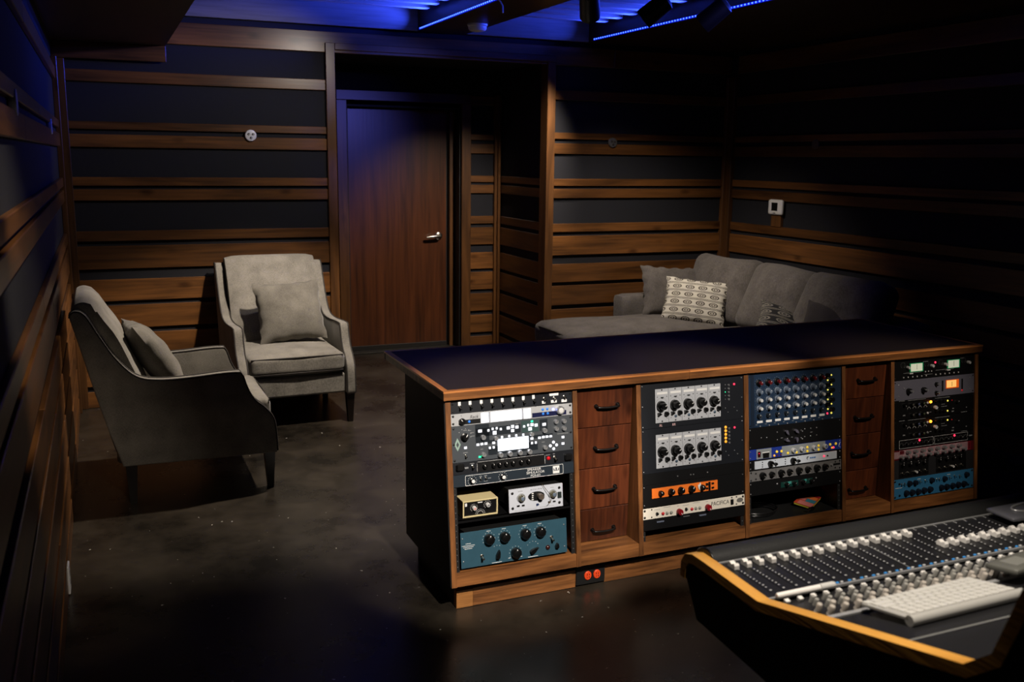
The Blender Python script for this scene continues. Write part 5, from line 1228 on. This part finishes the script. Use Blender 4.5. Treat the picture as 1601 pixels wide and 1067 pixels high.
# ------------------------------------------------------------------ mixing console in the foreground
CX0, CX1 = 0.140, 1.72
cn = thing('mixing_console', 'black mixing console with white faders and an orange wood end trim', 'mixing console', (0.14, -1.75, 0))
def cpart(mb, name, m, parent=None, smooth=None):
    o = mb.obj(name, m, parent or cn, smooth=smooth)
    if parent is None: o.location = (-0.14, 1.75, 0)
    return o
M_FDR = mat('fader_panel_black', (26, 26, 28), 0.45); M_CKB = mat('console_body', (9, 8, 8), 0.6)
M_ORWOOD = wood('honey_wood', (214, 148, 58), (240, 178, 84), 1, rough=0.38, along=3, coarse=20, fine=110, knots=False, coat=0.2)
M_RAIL = mat('console_rail', (205, 205, 205), 0.3, 0.6)
topl = [(-1.352, 0.700), (-1.352, 0.735), (-1.366, 0.758), (-1.395, 0.768), (-1.440, 0.768), (-1.632, 0.762), (-2.128, 0.884), (-2.175, 0.925), (-2.205, 1.02), (-2.235, 1.12)]
inl = [(-1.372, 0.700), (-1.372, 0.728), (-1.382, 0.742), (-1.400, 0.746), (-1.440, 0.746), (-1.630, 0.740), (-2.136, 0.864), (-2.192, 0.912), (-2.225, 1.01), (-2.257, 1.12)]
n_ = len(topl); mb = MB(); v = []; f = []
for x_ in (CX0-0.030, CX0):
    for (y_, z_) in topl: v.append((x_, y_, z_))
    for (y_, z_) in inl: v.append((x_, y_, z_))
for i in range(n_-1):
    a, b, c_, d = i, i+1, n_+i+1, n_+i; k = 2*n_
    f += [(a, b, c_, d), (a+k, d+k, c_+k, b+k), (a, a+k, b+k, b), (d, c_, c_+k, d+k)]
k = 2*n_; f += [(0, n_, n_+k, k), (n_-1, n_-1+k, 2*n_-1+k, 2*n_-1)]
cpart(mb.add(v, f), 'end_trim', M_ORWOOD)
cheek = [(-1.373, 0.70), (-1.374, 0.728), (-1.383, 0.741), (-1.400, 0.745), (-1.440, 0.745), (-1.630, 0.739), (-2.137, 0.863), (-2.193, 0.911), (-2.226, 1.01), (-2.258, 1.12), (-2.34, 1.12), (-2.34, 0.62), (-2.0, 0.58), (-1.42, 0.62)]
cpart(MB().prism(cheek, CX0-0.026, CX0-0.002, 'X'), 'end_cheek', M_CKB)
cpart(MB().prism([(-1.40, 0.62), (-1.40, 0.735), (-1.44, 0.752), (-1.632, 0.748), (-2.128, 0.866), (-2.175, 0.905), (-2.23, 1.08), (-2.33, 1.08), (-2.33, 0.62), (-2.0, 0.59)], CX0-0.002, CX1, 'X'), 'body', M_CKB)
for x_ in (0.25, 1.6): cpart(MB().box(x_, x_+0.08, -2.25, -2.15, 0, 0.6).box(x_, x_+0.08, -2.3, -1.55, 0, 0.04).box(x_, x_+0.08, -1.66, -1.58, 0.0, 0.62), 'leg', M_CKB)
# arm rest: padded half roll
arm = []; 
for k in range(13):
    a = math.radians(-50+k*(230/12)); arm.append((-1.402+0.036*math.cos(a)*0.98, 0.742+0.036*math.sin(a)))
arm = [(-1.437, 0.735), (-1.368, 0.715)] + [p for p in arm]
arm = [(-1.366, 0.712)] + [(-1.402+0.037*math.cos(math.radians(t)), 0.744+0.034*math.sin(math.radians(t))) for t in range(-20, 181, 14)] + [(-1.439, 0.735)]
cpart(MB().prism(arm, CX0+0.001, CX1, 'X'), 'arm_rest', mat('black_leather', (40, 40, 40), 0.4, bump=0.35, bscale=260), smooth=40)
cpart(MB().tube([(CX0+0.003, y_, z_+0.001) for y_, z_ in arm], 0.0022, 6), 'arm_rest_seam', K_BLK, smooth=60)
# fader panel
FZ = lambda y: 0.7565+0.004*(y+1.44)/(-0.19)*-1
cpart(MB().box(CX0, CX1, -1.628, -1.440, 0.750, 0.7565), 'fader_panel', M_FDR)
cpart(MB().box(CX0, CX1, -1.4415, -1.4375, 0.757, 0.7595), 'metal_strip', M_RAIL)
cpart(MB().box(CX0, CX1, -1.6325, -1.6275, 0.7565, 0.7620), 'metal_strip', M_RAIL)
PIT = 0.03343; M_CAPW = mat('fader_cap_white', (236, 232, 226), 0.4); M_SLOT = mat('slot_black', (4, 4, 4), 0.5)
def capm():
    # saddle shaped cap: long in y, two humps with a dip, thin waist
    prof = [(-0.0125, 0), (-0.0125, 0.0085), (-0.009, 0.0125), (-0.004, 0.0115), (0.0, 0.0085), (0.004, 0.0115), (0.009, 0.0125), (0.0125, 0.0085), (0.0125, 0)]
    return MB().prism(prof, -0.0062, 0.0062, 'X').mesh('fader_cap', M_CAPW)
CAP = capm()
tk = MB(); slm = MB().box(-0.0012, 0.0012, -0.066, 0.066, 0.0, 0.0006).mesh('fader_slot', M_SLOT)
ch_line = MB()
for k in range(46):
    x_ = 0.1690+k*PIT
    if x_ > CX1-0.03: break
    sl = link('fader_slot', slm, cn, (x_-0.14, 0.215, 0.7566)); 
    yy = -1.470 if k < 16 else -1.548+0.0
    link('fader_cap', CAP, cn, (x_-0.14, yy+1.75, 0.7580))
    for j in range(11):
        q = -1.470-0.0105*j; w_ = 0.0030 if j % 3 else 0.0042
        tk.box(x_+0.0050, x_+0.0050+w_, q-0.0013, q+0.0013, 0.7565, 0.7570)
    tk.box(x_+0.004, x_+0.009, -1.5925, -1.5895, 0.7565, 0.7572)
    tk.box(x_-0.0165, x_-0.0155, -1.452, -1.441, 0.7565, 0.7572)
    if k in (10, 23, 34): ch_line.box(x_+0.0345, x_+0.0362, -1.628, -1.440, 0.7565, 0.7574)
o = cpart(tk, 'printed_scale', mat('scale_white', (200, 200, 200), 0.6)); o['kind'] = 'stuff'
cpart(ch_line, 'section_line', M_RAIL)
M_CBTN = mat('console_blue_button', (60, 130, 190), 0.4, emit=(60, 150, 220), estr=0.25)
bm_ = MB().box(-0.0035, 0.0035, -0.0022, 0.0022, 0, 0.003, 0.0006).mesh('button', M_CBTN); bm2 = MB().box(-0.003, 0.003, -0.0022, 0.0022, 0, 0.003, 0.0006).mesh('button', K_LGT)
for k in range(1, 46):
    x_ = 0.1690+k*PIT
    if x_ > 1.3: break
    link('button', bm_, cn, (x_-0.14-0.006, 1.75-1.6165, 0.7565)); link('button', bm2, cn, (x_-0.14+0.006, 1.75-1.6165, 0.7565))
# knob panel (slopes up towards the back)
SLP = math.atan2(0.884-0.762, -2.128+1.632)   # negative y direction
def kz(y): return 0.7565+(y+1.632)*(0.122/-0.496)
poly = [(-1.634, 0.748), (-1.634, kz(-1.634)-0.004), (-2.128, kz(-2.128)-0.004), (-2.128, 0.85)]
cpart(MB().prism(poly, CX0, CX1, 'X'), 'knob_panel', mat('knob_panel_black', (22, 22, 24), 0.4))
RA = math.atan(0.122/0.496)
def kn(mb_): return mb_
KB1 = mat('console_knob_beige', (176, 168, 158), 0.45); KB2 = mat('console_knob_grey', (150, 148, 142), 0.45)
kA = MB().lathe([(0.0074, 0), (0.0066, 0.003), (0.0056, 0.006), (0.0060, 0.019), (0.0048, 0.021)], 12, ax='Z').mesh('knob', KB1, 35)
kB = MB().lathe([(0.0060, 0), (0.0052, 0.004), (0.0048, 0.014), (0.0038, 0.016)], 12, ax='Z').mesh('knob', KB2, 35)
kC = MB().box(-0.0055, 0.0055, -0.005, 0.005, 0, 0.009, 0.0012).mesh('push_button', M_CAPW)
for k in range(28):
    x_ = 0.1690+k*PIT
    for (y_, me_, nm, dx) in ((-1.655, kC, 'push_button', -0.004), (-1.678, kB, 'knob', 0.006), (-1.702, kB, 'knob', -0.005), (-1.722, kB, 'knob', 0.007), (-1.745, kA, 'knob', -0.004), (-1.772, kA, 'knob', 0.003)):
        if k == 0 and y_ > -1.74: 
            if y_ != -1.655: continue
        link(nm, me_, cn, (x_+dx-0.14, y_+1.75, kz(y_)-0.004), (RA, 0, 0))
cpart(MB().box(CX0, CX1, -1.800, -1.790, kz(-1.795)-0.004, kz(-1.795)+0.001), 'metal_strip', M_RAIL)
ln = cpart(MB().box(CX0, CX1, -1.980, -1.976, kz(-1.978)-0.004, kz(-1.978)-0.0025), 'panel_seam', mat('seam_grey', (110, 110, 108), 0.5))

# things lying on the console
KY = -1.858; KZ = kz(-1.80)+0.002
kb = thing('computer_keyboard', 'pale aluminium computer keyboard lying on the console', 'keyboard', (0.365, KY, KZ+0.025), (-RA*0.9, 0, 0.02))
kb.rotation_euler = (-0.2, 0, 0.02)
M_ALU = mat('keyboard_aluminium', (186, 184, 178), 0.4, 0.25); M_KEY = mat('key_white', (196, 194, 188), 0.5)
MB().box(-0.145, 0.145, -0.055, 0.060, -0.003, 0.003, 0.001).obj('base_plate', M_ALU, kb)
MB().tube([(-0.145, -0.056, -0.003), (0.145, -0.056, -0.003)], 0.0105, 14).obj('battery_tube', M_ALU, kb, smooth=40)
def keym(w): return cached(('key', w), lambda: MB().box(-w/2, w/2, -0.0078, 0.0078, 0, 0.0022, 0.0008).mesh('key', M_KEY))
for r_ in range(6):
    y_ = -0.036+r_*0.0182; x_ = -0.1415
    widths = [0.0165]*14 if r_ < 4 else [0.0165]*14
    if r_ == 5: widths = [0.0165]*4+[0.088]+[0.0165]*5+[0.0165]*1
    if r_ == 3: widths = [0.026]+[0.0165]*11+[0.034]
    if r_ == 4: widths = [0.035]+[0.0165]*10+[0.045]
    for w_ in widths:
        if x_+w_ > 0.1425: break
        link('key', keym(w_), kb, (-(x_+w_/2), y_, 0.003)); x_ += w_+0.0030
pn = thing('marker_pen', 'white marker pen lying along the near edge of the faders', 'pen', (0.153, -1.638, 0.7685), (0, 0, 0.0))
MB().lathe([(0.0045, 0), (0.0062, 0.003), (0.0066, 0.110)], 16, ax='X').obj('barrel', M_CAPW, pn, smooth=40)
MB().lathe([(0.0072, 0.111), (0.0072, 0.145), (0.0058, 0.149)], 16, ax='X').obj('cap', mat('pen_cap', (205, 203, 198), 0.4), pn, smooth=40)
dv = thing('handheld_remote', 'dark grey slab with a red mark at the right edge of the console', 'remote', (0.66, -1.795, kz(-1.79)+0.030), (-0.15, 0.0, 0.12))
rbox(0.16, 0.075, 0.016, 0.007, 6).obj('case', mat('remote_grey', (92, 92, 86), 0.45), dv, smooth=50)
MB().box(0.010, 0.030, -0.014, 0.004, 0.0078, 0.0095, 0.0006).obj('red_button', mat('remote_red', (190, 60, 50), 0.5), dv)
MB().box(-0.055, 0.0, -0.02, 0.02, 0.0078, 0.0088, 0.0004).obj('keypad', mat('remote_pad', (120, 120, 114), 0.5), dv)
st = thing('stand_base', 'grey rounded stand with a pale ball top at the right edge of the console', 'stand', (1.085, -1.490, 0.7590))
pl = rbox(0.26, 0.085, 0.012, 0.006, 8); 
pl.obj('base_plate', mat('stand_grey', (104, 104, 110), 0.4, 0.3), st, (0, 0, 0.018), smooth=50)
MB().tube([(0.085*math.cos(a), 0.026*math.sin(a), 0.026) for a in [2*PI*i/28 for i in range(28)]], 0.003, 8, closed=True).obj('rim', mat('stand_rim', (190, 190, 190), 0.3, 0.5), st, smooth=60)
MB().lathe([(0.008, 0.020), (0.007, 0.06), (0.010, 0.065), (0.010, 0.075)], 14, ax='Z').obj('post', M_CHROME, st, (0.02, 0, 0), smooth=40)
MB().lathe([(0.006, 0.075), (0.018, 0.082), (0.024, 0.098), (0.022, 0.112), (0.012, 0.122)], 18, ax='Z').obj('ball_top', mat('ball_pale', (200, 198, 190), 0.5), st, (0.02, 0, 0), smooth=60)
